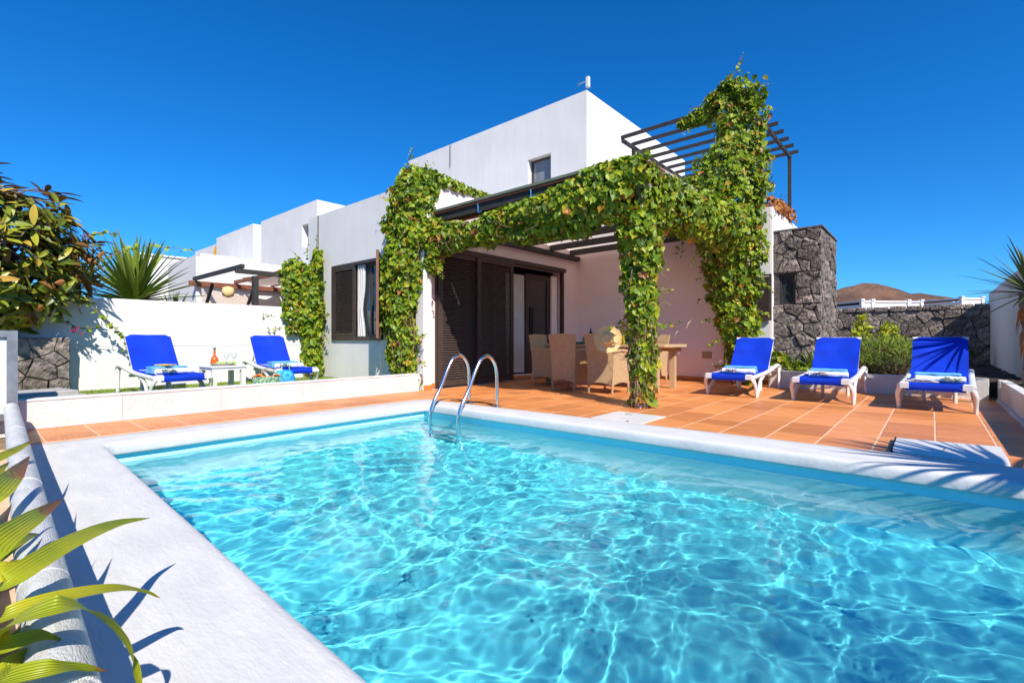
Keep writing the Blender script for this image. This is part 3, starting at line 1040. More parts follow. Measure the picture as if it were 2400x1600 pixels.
uw = uw.build('upper_window', M['brown'], VIL)
MB().box(a + .06, b - .06, VB + .17, VB + .175, c + .06, d - .06).build('pane', M['glass_grey'], uw)
for (x, y, z0, z1) in ((-11.2, VB - .012, 6.15, 6.84), (-10.28, VY - .008, 2.75, 3.60)):
    MB().tube([(x, y, z0), (x + .004, y - .003, (z0 + z1) / 2), (x, y, z1)], 0.010, 6).build('cable', M['black'], VIL)
# skirting tiles
for x0, x1 in zip(np.arange(-6.52, -2.35, 0.36), np.arange(-6.16, -2.0, 0.36)):
    MB().box(x0, min(x1, -2.26) - .004, VB - .014, VB - .001, 0.001, 0.085).build('skirting_tile', M['skirting'], VIL)
MB().box(VX + .001, VX + .013, 5.05, 5.46, 0.001, 0.085).build('skirting_tile', M['skirting'], VIL)
MB().box(VX - .02, VX + .20, 5.03, 5.20, -0.02, 3.58).build('corner_pillar', M['plaster'], VIL, bevel=0.012)
MB().box(VX + .2, VX + .212, 5.03, 5.20, 0.001, 0.085).build('skirting_tile', M['skirting'], VIL)

# window with one shutter shut and one swung open
slat_cache = {}
def slat_mesh(L, axis, w=0.034, th=0.006, tilt=38, mat='brown'):
    k = (round(L, 3), axis, w, mat)
    if k not in slat_cache:
        b = MB()
        t = R(tilt)
        if axis == 'x':
            b.bar((-L / 2, 0, 0), (L / 2, 0, 0), th, w, up=(0, math.sin(t), math.cos(t)))
        else:
            b.bar((0, -L / 2, 0), (0, L / 2, 0), th, w, up=(-math.sin(t), 0, math.cos(t)))
        slat_cache[k] = b.mesh('slat', M[mat])
    return slat_cache[k]

win = MB()
a, b, c, d = WIN
for x0, x1, z0, z1 in ((a - .06, a, c - .06, d + .06), (b, b + .05, c - .06, d + .06), (a, b, c - .07, c), (a, b, d, d + .06)):
    win.box(x0, x1, VY - .035, VY + .05, z0, z1)
xm = -8.72
win.box(xm - .03, xm + .03, VY + .03, VY + .09, c, d)
win.box(-8.30, -8.24, VY + .06, VY + .10, c, d)
for x0, x1 in ((xm + .03, -8.30), (-8.24, b)):
    win.box(x0, x1, VY + .06, VY + .10, c, c + .05)
    win.box(x0, x1, VY + .06, VY + .10, d - .05, d)
win = win.build('window', M['brown'], VIL)
MB().box(-8.24, b, VY + .08, VY + .084, c + .05, d - .05).build('pane', M['glass_sky'], win)
MB().box(xm + .03, -8.30, VY + .08, VY + .084, c + .05, d - .05).build('pane', M['glass_sky'], win)
def curtain_fn(x0, x1, y, z0, z1, gather):
    def fn(u, v):
        w = 1 - gather * math.exp(-((v - 0.38) / 0.2) ** 2)
        xx = x0 + (x1 - x0) * (u * w)
        return (xx, y + .025 * math.sin(u * 22), z0 + (z1 - z0) * v)
    return fn
MB().sheet(curtain_fn(-8.70, -8.42, VY + .022, c + .01, d - .01, 0.35), 24, 10).build('curtain', M['curtain'], win, smooth=True)
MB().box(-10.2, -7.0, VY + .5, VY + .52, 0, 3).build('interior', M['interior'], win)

def shutter(name, parent, w, h, n, axis='x', fr=0.075, mid=False):
    """louvred leaf in local coords: x 0..w (or y), z 0..h"""
    s_ = MB()
    def bx(u0, u1, z0, z1, t0=-.02, t1=.02):
        if axis == 'x':
            s_.box(u0, u1, t0, t1, z0, z1)
        else:
            s_.box(t0, t1, u0, u1, z0, z1)
    bx(0, fr, 0, h)
    bx(w - fr, w, 0, h)
    bx(fr, w - fr, 0, fr * 1.25)
    bx(fr, w - fr, h - fr, h)
    me = s_.mesh(name, M['brown'])
    return me, fr

def add_slats(par, w, h, fr, n, axis):
    z0, z1 = fr * 1.25 + .012, h - fr - .012
    mesh = slat_mesh(w - 2 * fr, axis, w=(z1 - z0) / n * 0.95)
    for i in range(n):
        z = z0 + (z1 - z0) * (i + .5) / n
        place('slat', mesh, par, ((w / 2, 0, z) if axis == 'x' else (0, w / 2, z)))

sw = -8.74 - a
me, fr = shutter('shutter', VIL, sw, d - c, 28)
sh = place('shutter', me, VIL, sub((a, VY - .012, c), ORG[VIL.name]))
add_slats(sh, sw, d - c, fr, 28, 'x')
sh['label'] = 'closed louvred left shutter'
me, fr = shutter('shutter', VIL, 0.86, d - c + .06, 28)
sh = place('shutter', me, VIL, sub((b + .06, VY - .06, c - .03), ORG[VIL.name]), rot=(0, 0, -math.atan2(.555, .83) - R(3.5)))
add_slats(sh, 0.86, d - c + .06, fr, 28, 'x')
MB().box(.862, .874, -.021, .021, 0.0, d - c + .06).mesh('edge_strip', M['brown_edge'])
e_ = MB().box(.861, .872, -.022, .022, 0.0, d - c + .06).mesh('edge_strip', M['brown_edge'])
place('edge_strip', e_, sh)
sh['label'] = 'louvred shutter swung wide open'

# small shutter beside the tower window
me, fr = shutter('shutter', VIL, 0.26, 0.86, 20, fr=0.03)
sh = place('shutter', me, VIL, sub((-2.50, VB - .06, 1.20), ORG[VIL.name]))
add_slats(sh, 0.26, 0.86, fr, 22, 'x')

# sliding door with two big louvred leaves
DX = VX + .06
df = MB()
y0, y1, z0, z1 = DOOR
df.box(VX - .02, VX + .11, y0 - .06, y1 + .08, z1 - .02, z1 + .07)
df.box(VX - .02, VX + .05, y0 - .07, y0, 0.0, z1 - .021)
df.box(VX - .02, VX + .06, y1, y1 + .07, 0.0, z1 - .021)
df = df.build('sliding_door', M['brown'], VIL)
lw_ = 1.02
for k, yy in enumerate((5.44, 6.34)):
    me, fr = shutter('louvred_leaf', df, lw_, 2.36, 44, axis='y', fr=0.085)
    lf = place('louvred_leaf', me, VIL, sub((DX + .03 + .042 * k, yy, 0.03), ORG[VIL.name]))
    ORG.pop(lf.name, None)
    n = 50
    z0_, z1_ = .115, 2.265
    ms = slat_mesh(lw_ - .17, 'y', w=(z1_ - z0_) / n * 0.98)
    for i in range(n):
        place('slat', ms, lf, (0, lw_ / 2, z0_ + (z1_ - z0_) * (i + .5) / n))
MB().sheet(lambda u, v: (VX - .13 + .018 * math.sin(u * 40) - .004 * v, 7.44 + .58 * u, 0.14 + 2.1 * v), 40, 4).build('curtain', M['curtain'], df, smooth=True)
gl = MB()
for a_, b_, c_, d_ in ((8.02, 8.12, .08, 2.28), (8.78, 8.88, .08, 2.28), (8.12, 8.78, .08, .20), (8.12, 8.78, 2.18, 2.28)):
    gl.box(VX - .12, VX - .07, a_, b_, c_, d_)
gl.build('glass_door_frame', M['brown'], df)
MB().box(VX - .10, VX - .095, 8.12, 8.78, .20, 2.18).build('pane', M['glass_dark'], df)
MB().box(VX - .068, VX - .04, 8.20, 8.24, .95, 1.55).build('handle', M['black'], df)
MB().box(VX - .07, VX - .03, 8.90, 9.10, .08, 2.30).build('inner_jamb', M['plaster_bounce'], df)
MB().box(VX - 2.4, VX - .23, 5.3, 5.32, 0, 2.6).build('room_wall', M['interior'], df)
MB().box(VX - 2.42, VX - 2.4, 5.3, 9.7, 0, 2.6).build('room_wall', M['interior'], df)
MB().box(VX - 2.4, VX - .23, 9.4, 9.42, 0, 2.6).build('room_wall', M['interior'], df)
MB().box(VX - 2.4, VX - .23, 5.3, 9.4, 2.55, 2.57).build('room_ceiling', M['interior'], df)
MB().box(VX - .22, VX + .03, 7.46, 9.2, 0.001, 0.085).build('threshold', M['tile'], df)
MB().box(VX - .22, VX + .04, 7.46, 9.2, 0.086, 0.10).build('sill', M['plaster_bounce'], df)
MB().box(-3.52, -3.33, VB - .016, VB - .002, 0.47, 0.60).build('wall_box', M['vent'], VIL)

# aerial on the roof corner
an = thing('roof_aerial', 'small white aerial panel on the top roof corner', 'aerial', (UX - .06, VB + .06, UZ))
MB().tube([(UX - .06, VB + .06, UZ), (UX - .06, VB + .06, UZ + .16)], .012, 6).build('pole', M['alu'], an)
MB().box(UX - .05, UX + .04, VB + .02, VB + .10, UZ + .08, UZ + .34).build('panel', M['plastic'], an, bevel=.012)
MB().bar((UX - .06, VB + .06, UZ + .26), (UX - .24, VB + .0, UZ + .22), .02, .03).bar((UX - .24, VB, UZ + .22), (UX - .26, VB, UZ + .18), .02, .02).build('arm', M['alu'], an)

# porch roof on a column
POR = thing('porch', 'dark timber porch roof over the dining table, overgrown with green vine', 'porch', (-4.6, 7.5, 0))
MB().box(VX + .21, -2.60, 5.26, 5.40, 2.83, 2.975).build('fascia_beam', M['beam'], POR)
MB().sheet(lambda u, v: (VX + .02 + (3.97) * u, 5.22 + 4.66 * v, 3.012 - .012 * math.sin(v * PI * 5.8) ** 2), 10, 48).build('shade_cloth', M['shade_cloth'], POR, smooth=True)
MB().box(VX + .21, -2.56, 5.215, 5.235, 2.985, 3.022).build('cloth_hem', M['felt'], POR)
MB().box(-2.66, -2.54, 5.42, 9.86, 2.80, 2.955).build('side_beam', M['beam'], POR)
MB().box(VX + .02, VX + .12, 5.50, 9.86, 2.74, 2.84).build('wall_plate', M['beam'], POR)
for k in range(4):
    MB().box(VX + .21, -2.56, 5.445 + .113 * k, 5.445 + .113 * k + .108, 2.965, 3.0).build('eaves_board', M['redwood'], POR)
MB().box(VX + .21, -2.56, 5.23, 5.258, 2.95, 3.0).build('eaves_board', M['redwood'], POR)
for yy in np.arange(6.3, 9.8, 0.80):
    MB().box(VX + .06, -2.68, yy, yy + .085, 2.842, 2.965).build('rafter', M['beam'], POR)
for (p, q) in (((-5.30, 5.245, 2.96), (-5.26, 5.22, 2.80)), ((-4.25, 5.245, 2.97), (-4.22, 5.22, 2.84)), ((-3.62, 5.245, 2.98), (-3.66, 5.22, 2.82))):
    MB().tube(smooth_path([p, ((p[0] + q[0]) / 2 + .02, p[1] - .03, (p[2] + q[2]) / 2), q, (q[0] + .06, q[1], q[2] + .01)], 10), .006, 5).build('tie_cord', M['bag_blue'] if p[0] < -4 else M['vent'], POR)
MB().lathe([(0.085, 0), (0.085, 2.82)], (-2.74, 5.58, 0), 14).build('column', M['plaster'], POR, smooth=40)

# roof-terrace pergola
PG = thing('roof_pergola', 'black steel slatted pergola on the roof terrace, upper right', 'pergola', (-3.8, 11.5, 3.0))
for i in range(8):
    yy = 9.7 + .5 * i
    MB().bar((-5.24, yy, 5.36), (-2.42, yy, 5.36), .04, .075).build('slat', M['beam'], PG)
for xx in (-5.19, -2.60):
    MB().bar((xx, 9.66, 5.27), (xx, 13.26, 5.27), .055, .075).build('side_rail', M['beam'], PG)
for xx, yy in ((-2.60, 13.18), (-2.60, 10.2), (-5.19, 10.2), (-5.19, 13.18)):
    MB().bar((xx, yy, 2.95), (xx, yy, 5.232), .07, .07, up=(1, 0, 0)).build('post', M['beam'], PG)

# ------------------------------------------------------------------ neighbouring houses
def block(mb, x0, x1, y0, y1, z0, z1):
    mb.box(x0, x1, y0, y1, z0, z1)
N1 = thing('neighbour_house', 'nearest white cubic neighbour house with a small window and timber pergola, left of the villa', 'house', (-19, 9, 0))
m_ = MB()
wall_y(m_, 9.0, -23.2, -17.9, 3.2, 6.25, [(-19.15, -18.35, 4.55, 5.45)], 0.3)
m_.quad((-17.9, 9, 3.2), (-17.9, 15, 3.2), (-17.9, 15, 6.25), (-17.9, 9, 6.25))
m_.quad((-23.2, 9, 6.25), (-17.9, 9, 6.25), (-17.9, 15, 6.25), (-23.2, 15, 6.25))
m_.quad((-23.2, 9, 3.2), (-23.2, 15, 3.2), (-23.2, 15, 6.25), (-23.2, 9, 6.25))
m_.build('upper_storey', M['plaster'], N1)
MB().box(-19.2, -16.3, 4.5, 14.9, -0.05, 3.3).build('ground_storey', M['plaster'], N1)
MB().box(-23.4, -19.21, 8.5, 15.2, -0.05, 3.19).build('rear_storey', M['plaster'], N1)
MB().box(-19.15, -18.35, 9.24, 9.3, 4.55, 5.45).build('window', M['brown'], N1)
MB().box(-18.5, -18.36, 9.22, 9.235, 4.6, 5.4).build('pane', M['glass_dark'], N1)
m_ = MB()
MB().box(-19.0, -17.6, 4.47, 4.498, 1.1, 1.62).build('window', M['glass_dark'], N1)
NP = thing('neighbour_pergola', 'dark timber pergola with sagging cream canvas at the neighbour house', 'pergola', (-14.4, 6.5, 0))
for yy in (4.45, 5.55, 6.65, 7.75, 8.85):
    MB().bar((-16.28, yy, 2.62), (-12.55, yy, 2.62), .08, .10).build('rafter', M['redwood' if yy > 5 else 'beam'], NP)
MB().bar((-12.6, 4.3, 2.50), (-12.6, 9.2, 2.50), .08, .11).build('front_beam', M['beam'], NP)
MB().bar((-16.2, 4.3, 2.48), (-16.2, 9.2, 2.48), .10, .14).build('wall_beam', M['redwood'], NP)
for yy in (4.75, 8.9):
    MB().bar((-12.6, yy, 0), (-12.6, yy, 2.41), .12, .12, up=(1, 0, 0)).build('post', M['beam'], NP)
for yy in (4.6, 5.7, 6.8, 7.9):
    MB().bar((-16.2, yy, 1.35), (-15.2, yy, 2.40), .07, .07).build('brace', M['beam'], NP)
MB().bar((-15.75, 4.3, 1.72), (-15.75, 9.2, 1.72), .08, .11).build('lower_rail', M['redwood'], NP)
for yy in (5.6, 6.7, 7.8):
    MB().sheet(lambda u, v: (-15.9 + 3.3 * u, yy + 1.0 * v, 2.74 - .22 * math.sin(PI * v) - .05 * math.sin(PI * u)), 8, 10).build('canvas', M['canvas'], NP, smooth=True)
MB().sheet(lambda u, v: (-15.7 - .1 * v, 4.5 + 4.4 * u, 1.35 + .72 * v + .25 * v * (1 - u) - .12 * math.sin(PI * u)), 14, 6).build('canvas', M['canvas'], NP, smooth=True)
MB().lathe([(.02, 0), (.14, .05), (.16, .15), (.14, .28), (.02, .32)], (-14.9, 4.9, 2.02), 12).build('lantern', M['straw'], NP, smooth=True)

N2 = thing('neighbour_house', 'white stepped neighbour house with an orange arch, further back on the left', 'house', (-33, 10, 0))
m_ = MB()
m_.box(-30.4, -25.2, 9.4, 16, 0, 6.55)
m_.build('upper_storey', M['plaster'], N2)
m_ = MB()
m_.box(-36.0, -30.41, 9.9, 16, 0, 6.52)
m_.build('side_storey', M['plaster'], N2)
MB().box(-29.0, -24.0, 6.8, 9.35, 0, 4.6).build('ground_storey', M['plaster'], N2)
pts = [(-32.3 + .6 * (1 - math.cos(PI * k / 16)), 9.86, 5.6 + .8 * math.sin(PI * k / 16)) for k in range(17)]
ar = MB()
ar.add(pts + [(p[0], 9.80, p[2]) for p in pts], [tuple(range(17))[::-1], tuple(range(17, 34))] + [(k, k + 1, 18 + k, 17 + k) for k in range(16)] + [(16, 0, 17, 33)])
ar.build('orange_arch', M['orange_wall'], N2)
for yy in (10.4, 12.0):
    MB().bar((-25.19, yy, 5.0), (-23.6, yy, 5.0), .09, .11).bar((-23.65, yy, 5.0), (-23.65, yy, 3.9), .08, .08, up=(1, 0, 0)).build('balcony_frame', M['brown'], N2)
MB().bar((-23.65, 10.3, 5.0), (-23.65, 12.1, 5.0), .09, .11).build('balcony_frame', M['brown'], N2)
N3 = thing('neighbour_house', 'low distant white house just right of the spiky yucca', 'house', (-40, 7, 0))
MB().box(-44, -36.5, 7.2, 13, 0, 6.05).build('wall', M['plaster'], N3)
MB().box(-44.1, -36.4, 7.1, 13.1, 6.051, 6.15).build('parapet', M['plaster'], N3)

def far_house(name, label, px0, px1, e0, e1, dist, posts, win):
    c = FW * dist + RT * ((px0 + px1) / 2 - 1200) / 1125 * dist
    w = (px1 - px0) / 1125 * dist
    T = thing(name, label, 'house', (c.x, c.y, 0), rz=R(41.2) + R(6), local=True)
    zt = CAMH + e1 / 1125 * dist
    b = MB().box(-w / 2, w / 2, 0, 6, 0, zt - .35)
    place('wall', b.mesh('wall', M['white_far']), T)
    place('parapet', MB().box(-w / 2 - .08, w / 2 + .08, -.08, 6.1, zt - .12, zt).mesh('parapet', M['white_far']), T)
    place('parapet_wall', MB().box(-w / 2 + .02, w / 2 - .02, .02, .2, zt - .35, zt - .121).mesh('parapet_wall', M['white_far']), T)
    for f in posts:
        x = -w / 2 + w * f
        place('pillar', MB().box(x - .12, x + .12, -.12, .12, 0, zt - .13).box(x - .16, x + .16, -.16, .16, zt + .001, zt + .14).mesh('pillar', M['white_far']), T)
    for f0, f1 in win:
        place('window', MB().box(-w / 2 + w * f0, -w / 2 + w * f1, -.03, -.005, zt - .95, zt - .42).mesh('window', M['glass_dark']), T)
    return T
far_house('distant_house', 'wide distant white house with pillars above the stone wall', 2012, 2168, 0, 90, 42, (0.01, .18, .77, .99), ((.80, .97),))
far_house('distant_house', 'small distant white house next to the right boundary wall', 2250, 2306, 0, 97, 46, (0.02, .98), ())
far_house('distant_house', 'tiny distant white outhouse left of the small white house', 2226, 2246, 0, 86, 60, (0.3, .9), ())

# ------------------------------------------------------------------ sun loungers
def make_lounger():
    T = thing('sun_lounger', 'x', 'sun lounger', local=True, group='blue sun loungers')
    hw = 0.315
    for s_ in (-1, 1):
        x = s_ * hw
        rail = MB().tube(smooth_path([(x, -1.0, .292), (x, -.55, .305), (x, .0, .325), (x, .5, .375), (x, .78, .405), (x, .93, .375), (x, .965, .32)], 24), 0.030, 10, flat=1.25, up=(1, 0, 0))
        o = rail.build('side_rail', M['plastic'], T, smooth=50)
        leg = MB()
        leg.tube(smooth_path([(x, -.985, .285), (x + s_ * .03, -.93, .20), (x + s_ * .03, -.86, .09), (x + s_ * .03, -.825, .0)], 10), [.034, .034, .033, .032, .031, .03, .029, .028, .027, .026, .026], 8, flat=.8, up=(1, 0, 0))
        leg.tube(smooth_path([(x + s_ * .03, -.80, .012), (x + s_ * .03, -.72, .10), (x + s_ * .01, -.52, .22), (x, -.16, .305)], 12), [.026, .026, .026, .026, .027, .028, .029, .03, .031, .032, .032, .03, .02], 8, flat=.8, up=(1, 0, 0))
        leg.build('front_leg', M['plastic'], T, smooth=50)
        MB().tube(smooth_path([(x, .90, .36), (x + s_ * .01, .88, .2), (x + s_ * .03, .81, .0)], 8), [.036, .035, .034, .033, .032, .031, .03, .029, .028], 8, flat=.8, up=(1, 0, 0)).build('rear_leg', M['plastic'], T, smooth=50)
        MB().tube([(s_ * .16, .30, .27), (s_ * .16, .30, .0)], .024, 8).build('middle_leg', M['plastic'], T, smooth=50)
        MB().box(min(s_ * .235, s_ * .32), max(s_ * .235, s_ * .32), -1.018, -.955, .268, .342, ch=.012).build('corner_piece', M['plastic'], T)
    MB().tube([(-.32, -.985, .30), (.32, -.985, .30)], .024, 8).build('front_bar', M['plastic'], T, smooth=50)
    MB().tube([(-.32, .30, .275), (.32, .30, .275)], .020, 8).build('cross_bar', M['plastic'], T, smooth=50)
    MB().tube([(-.32, .93, .36), (.32, .93, .36)], .022, 8).build('cross_bar', M['plastic'], T, smooth=50)
    # sling seat
    prof = [(-1.006, .246), (-1.018, .285), (-1.008, .322), (-.975, .338), (-.90, .338), (-.6, .330), (-.2, .330), (.05, .343), (.20, .362)]
    def seat(u, v):
        t = v * (len(prof) - 1)
        i = min(int(t), len(prof) - 2)
        t -= i
        y = prof[i][0] + (prof[i + 1][0] - prof[i][0]) * t
        z = prof[i][1] + (prof[i + 1][1] - prof[i][1]) * t
        x = (u - .5) * (0.53 if y < -.93 else 0.575)
        return (x, y, z - .022 * math.sin(PI * u) * max(0, min(1, (y + 1) * 4)) + .004 * mnoise.noise(Vector((x * 5, y * 4, 1))))
    MB().sheet(seat, 14, 40, th=.006).build('seat_sling', M['blue'], T, smooth=60)
    # raised back
    p0, p1 = Vector((0, .20, .362)), Vector((0, .66, .880))
    ax = (p1 - p0)
    nr = Vector((0, -ax.z, ax.y)).normalized()
    def back(u, v):
        hw_ = .292 if v < .94 else .292 - (v - .94) / .06 * .04
        x = (u - .5) * 2 * hw_
        p = p0 + ax * v
        bow = -.020 * math.sin(PI * u) * math.sin(PI * min(1, v * 1.05)) + .006 * mnoise.noise(Vector((u * 3, v * 4, 5)))
        p = p + nr * bow
        return (x, p.y, p.z)
    bk = MB().sheet(back, 14, 24, th=.007).build('backrest', M['blue'], T, smooth=60)
    fm = MB()
    for s_ in (-1, 1):
        fm.tube([(s_ * .275, p0.y + .035, p0.z - .02), (s_ * .275, (p0.y + p1.y) / 2 + .035, (p0.z + p1.z) / 2 - .02), (s_ * .272, p1.y + .02, p1.z - .016)], .016, 8)
        q = p1 - ax * .055
        fm.add([(s_ * .22, p1.y - .004, p1.z + .004), (s_ * .293, p1.y - .004, p1.z + .004), (s_ * .293, q.y - .004, q.z + .004), (s_ * .272, q.y - .004, q.z + .004),
                (s_ * .22, p1.y + .02, p1.z - .012), (s_ * .293, p1.y + .02, p1.z - .012), (s_ * .293, q.y + .02, q.z - .012), (s_ * .272, q.y + .02, q.z - .012)],
               [(0, 1, 2, 3), (4, 7, 6, 5), (0, 4, 5, 1), (1, 5, 6, 2), (2, 6, 7, 3), (3, 7, 4, 0)])
    fm.tube([(-.3, p1.y + .015, p1.z - .012), (.3, p1.y + .015, p1.z - .012)], .015, 8)
    fm.build('backrest_frame', M['plastic'], bk, smooth=40)
    MB().tube([(-.2, .56, .76), (-.2, .80, .40)], .011, 6).tube([(.2, .56, .76), (.2, .80, .40)], .011, 6).build('prop', M['alu'], bk)
    return T

LG = make_lounger()
spots = [((-2.30, 8.43, 0), R(2), 'blue sun lounger nearest the vine and dining table, right terrace'),
         ((-1.12, 8.48, 0), R(0), 'blue sun lounger in the middle of the right-hand row of three'),
         ((0.06, 8.44, 0), R(-2), 'blue sun lounger with palm-leaf shadows on its back, far right'),
         ((-8.56, 1.92, .042), R(90 + 2), 'blue sun lounger by the tree shadow on the left lawn'),
         ((-8.80, 3.70, .042), R(90 - 6), 'blue sun lounger beside the patterned bags on the left lawn')]
LGS = []
for i, (p, rz, lab) in enumerate(spots):
    o = LG if i == 0 else copy_tree(LG)
    o.location = p
    o.rotation_euler = (0, 0, rz)
    o['label'] = lab
    LGS.append(o)

def on_lounger(i, lx, ly, lz, rz=0.0):
    p, a, _ = spots[i]
    v = Matrix.Rotation(a, 3, 'Z') @ Vector((lx, ly, lz))
    return (p[0] + v.x, p[1] + v.y, p[2] + v.z), a + rz

def folded_towel(name, label, loc, rz, mat, w, d, layers, th=.027, group=None):
    T = thing(name, label, 'towel', loc, rz, group, local=True)
    for k in range(layers):
        def fn(u, v, k=k):
            y = (v - .5) * d * (1 - .03 * k)
            x = (u - .5) * w * (1 - .015 * k)
            return (x + .004 * math.sin(7 * v + k), y, th * (k + 1) * .9 + .006 * mnoise.noise(Vector((u * 4, v * 4, k * 3 + loc[0]))))
        b = MB().sheet(fn, 10, 6, th=th * .8)
        o = place('fold', b.mesh('fold', M[mat], smooth=50), T)
        md = o.modifiers.new('b', 'BEVEL')
        md.width = .007
        md.segments = 2
        md.limit_method = 'ANGLE'
    return T

def rolled_towel(label, loc, rz, L=.40, r=.046):
    T = thing('rolled_towel', label, 'towel', loc, rz, 'rolled white towels on loungers', local=True)
    b = MB()
    n = 14
    pts, rad = [], []
    for k in range(n + 1):
        x = (k / n - .5) * L
        pts.append((x, 0.004 * math.sin(k * 1.3), r * .92))
        pinch = 1 - .16 * math.exp(-((k / n - .42) / .1) ** 2)
        rad.append(r * pinch * (1 + .05 * math.sin(k * 2.1)))
    b.tube(pts, rad, 14, flat=.95)
    place('roll', b.mesh('roll', M['towel_white'], smooth=50), T)
    sp = MB()
    for s_ in (-1, 1):
        q = []
        for k in range(30):
            t = k / 29 * 4.5 * PI
            rr_ = r * .9 * (1 - k / 34)
            q.append((s_ * (L / 2 + .001), rr_ * math.cos(t), r * .92 + rr_ * math.sin(t) * .95))
        sp.tube(q, .003, 4)
    place('spiral_edge', sp.mesh('spiral_edge', M['towel_white'], smooth=True), T)
    return T

def posy(label, loc, rz, mat, n=40, L=.16, seed=1):
    T = thing('flower_sprig', label, 'flowers', loc, rz, local=True)
    rr_ = random.Random(seed)
    b = MB()
    for k in range(n):
        c = Vector((rr_.uniform(-L / 2, L / 2), rr_.gauss(0, .028), max(.0, rr_.gauss(.028, .018))))
        for q in range(5):
            a = 2 * PI * q / 5 + rr_.random()
            d = Vector((math.cos(a), math.sin(a), rr_.uniform(.1, .9))).normalized() * rr_.uniform(.012, .02)
            s2 = d.cross(Vector((0, 0, 1))).normalized() * .007
            b.add([c, c + d * .6 + s2, c + d, c + d * .6 - s2], [(0, 1, 2, 3)])
    place('blossom', b.mesh('blossom', M[mat]), T)
    st = MB()
    for k in range(6):
        a = rr_.uniform(-.02, .02)
        st.tube([(-L / 2, a, .02), (0, a * .5, .02), (L / 2 + .03, a * 1.5, .012)], .0025, 4)
    place('stalk', st.mesh('stalk', M['stem']), T)
    return T

zt = .322
data = [
    (0, 'white', 'petal', 'nearest the vine'), (1, 'white', 'petal', 'in the middle of the right row'), (2, 'white', 'petal_green', 'with palm shadows'),
    (3, 'white', 'petal_green', 'by the tree shadow'), (4, 'white', 'petal_green', 'beside the bags')]
for i, _, pet, wh in data:
    right = i < 3
    p, a = on_lounger(i, .0, -.32 if right else -.28, zt + .005)
    folded_towel('folded_towel', 'folded blue towel on the lounger ' + wh, p, a + R(3), 'towel_blue', .46, .26, 4, group='folded blue towels on loungers')
    p, a = on_lounger(i, .03, -.56 if right else -.50, zt)
    rolled_towel('rolled white towel on the lounger ' + wh, p, a + R(2 + i), L=.46, r=.042)
    p, a = on_lounger(i, -.06 if i != 2 else .14, -.63 if right else -.55, zt + .02)
    posy(('dried cream flowers' if pet == 'petal' else 'green and white flowers') + ' against the towel on the lounger ' + wh, p, a, pet, seed=i + 3, n=60 if i != 1 else 75)

def book(name, label, cat, loc, rz, w, d, th, cov, open_=False):
    T = thing(name, label, cat, loc, rz, local=True)
    if open_:
        for s_, nm in ((-1, 'page_block'), (1, 'page_block')):
            b = MB().sheet(lambda u, v, s_=s_: (s_ * w * u, (v - .5) * d, .006 + .028 * math.sin(min(1, u * 1.5) * PI) * .6 + .012 * (1 - u)), 8, 2, th=.004)
            place(nm, b.mesh(nm, M['paper'], smooth=40), T)
        place('cover', MB().box(-w * 1.02, w * 1.02, -d * .52, d * .52, 0, .004).mesh('cover', M[cov]), T)
    else:
        place('pages', MB().box(-w / 2, w / 2, -d / 2, d / 2, .004, th - .004).mesh('pages', M['paper']), T)
        place('cover', MB().box(-w / 2 - .004, w / 2 + .004, -d / 2 - .004, d / 2 + .004, 0, .0035).box(-w / 2 - .004, w / 2 + .004, -d / 2 - .004, d / 2 + .004, th - .0035, th).box(-w / 2 - .006, -w / 2 - .002, -d / 2 - .004, d / 2 + .004, .0036, th - .0036).mesh('cover', M[cov]), T)
    return T
p, a = on_lounger(2, -.13, -.76, zt + .015)
book('open_book', 'open book with a tan cover on the far right lounger', 'book', p, a + R(8), .15, .15, .03, 'cover', True)
p, a = on_lounger(3, -.03, -.32, zt + .115)
book('booklet', 'yellow booklet on the blue towel, left lounger by the tree shadow', 'book', p, a + R(24), .15, .21, .014, 'yellow')

# ------------------------------------------------------------------ left lawn: table, drinks, bags
ST = thing('side_table', 'small white plastic side table between the two left loungers', 'table', (-8.2, 2.62, .042), R(4), local=True)
tp = MB().box(-.25, .25, -.25, .25, .385, .41, ch=.008).box(-.235, .235, -.235, .235, .345, .384)
place('top', tp.mesh('top', M['plastic']), ST)
for sx in (-1, 1):
    for sy in (-1, 1):
        place('leg', MB().box(sx * .205 - .032, sx * .205 + .032, sy * .205 - .032, sy * .205 + .032, 0, .344).mesh('leg', M['plastic']), ST)
zt2 = .042 + .411
tray = tag(MB().lathe([(.10, 0), (.15, .004), (.185, .028), (.19, .03), (.186, .034), (.15, .012), (.001, .010)], (0, 0, 0), 28, sx=.8).build('serving_tray', M['tray'], smooth=50), 'oval metal tray on the white side table', 'tray')
tray.location = (-8.18, 2.62, zt2)
def bottle(name, label, loc, h, r, mats, cap='cap_yellow', lab=True, squat=False):
    T = thing(name, label, 'bottle', loc, 0, local=True)
    if squat:
        pr_ = [(.001, 0), (r * .8, 0), (r, h * .10), (r, h * .30), (r * .75, h * .44), (r * .30, h * .54), (r * .26, h * .9), (r * .30, h * .91), (r * .30, h * .94)]
    else:
        pr_ = [(.001, 0), (r * .9, 0), (r, h * .02), (r, h * .58), (r * .85, h * .65), (r * .40, h * .75), (r * .36, h * .93)]
    place('body', MB().lathe(pr_, n=18).mesh('body', M[mats[0]], smooth=40), T)
    place('stopper', MB().lathe([(r * .38, h * .90), (r * .40, h * .91), (r * .40, h), (r * .2, h * 1.01)], n=14).mesh('stopper', M[cap], smooth=40), T)
    if lab:
        place('label', MB().lathe([(r * 1.01, h * .16), (r * 1.01, h * .46)], n=18).mesh('label', M[mats[1]], smooth=40), T)
    return T
bottle('liqueur_bottle', 'small round bottle of orange drink on the tray', (-8.17, 2.50, zt2 + .012), .26, .052, ['bottle_orange'], cap='alu', lab=False, squat=True)
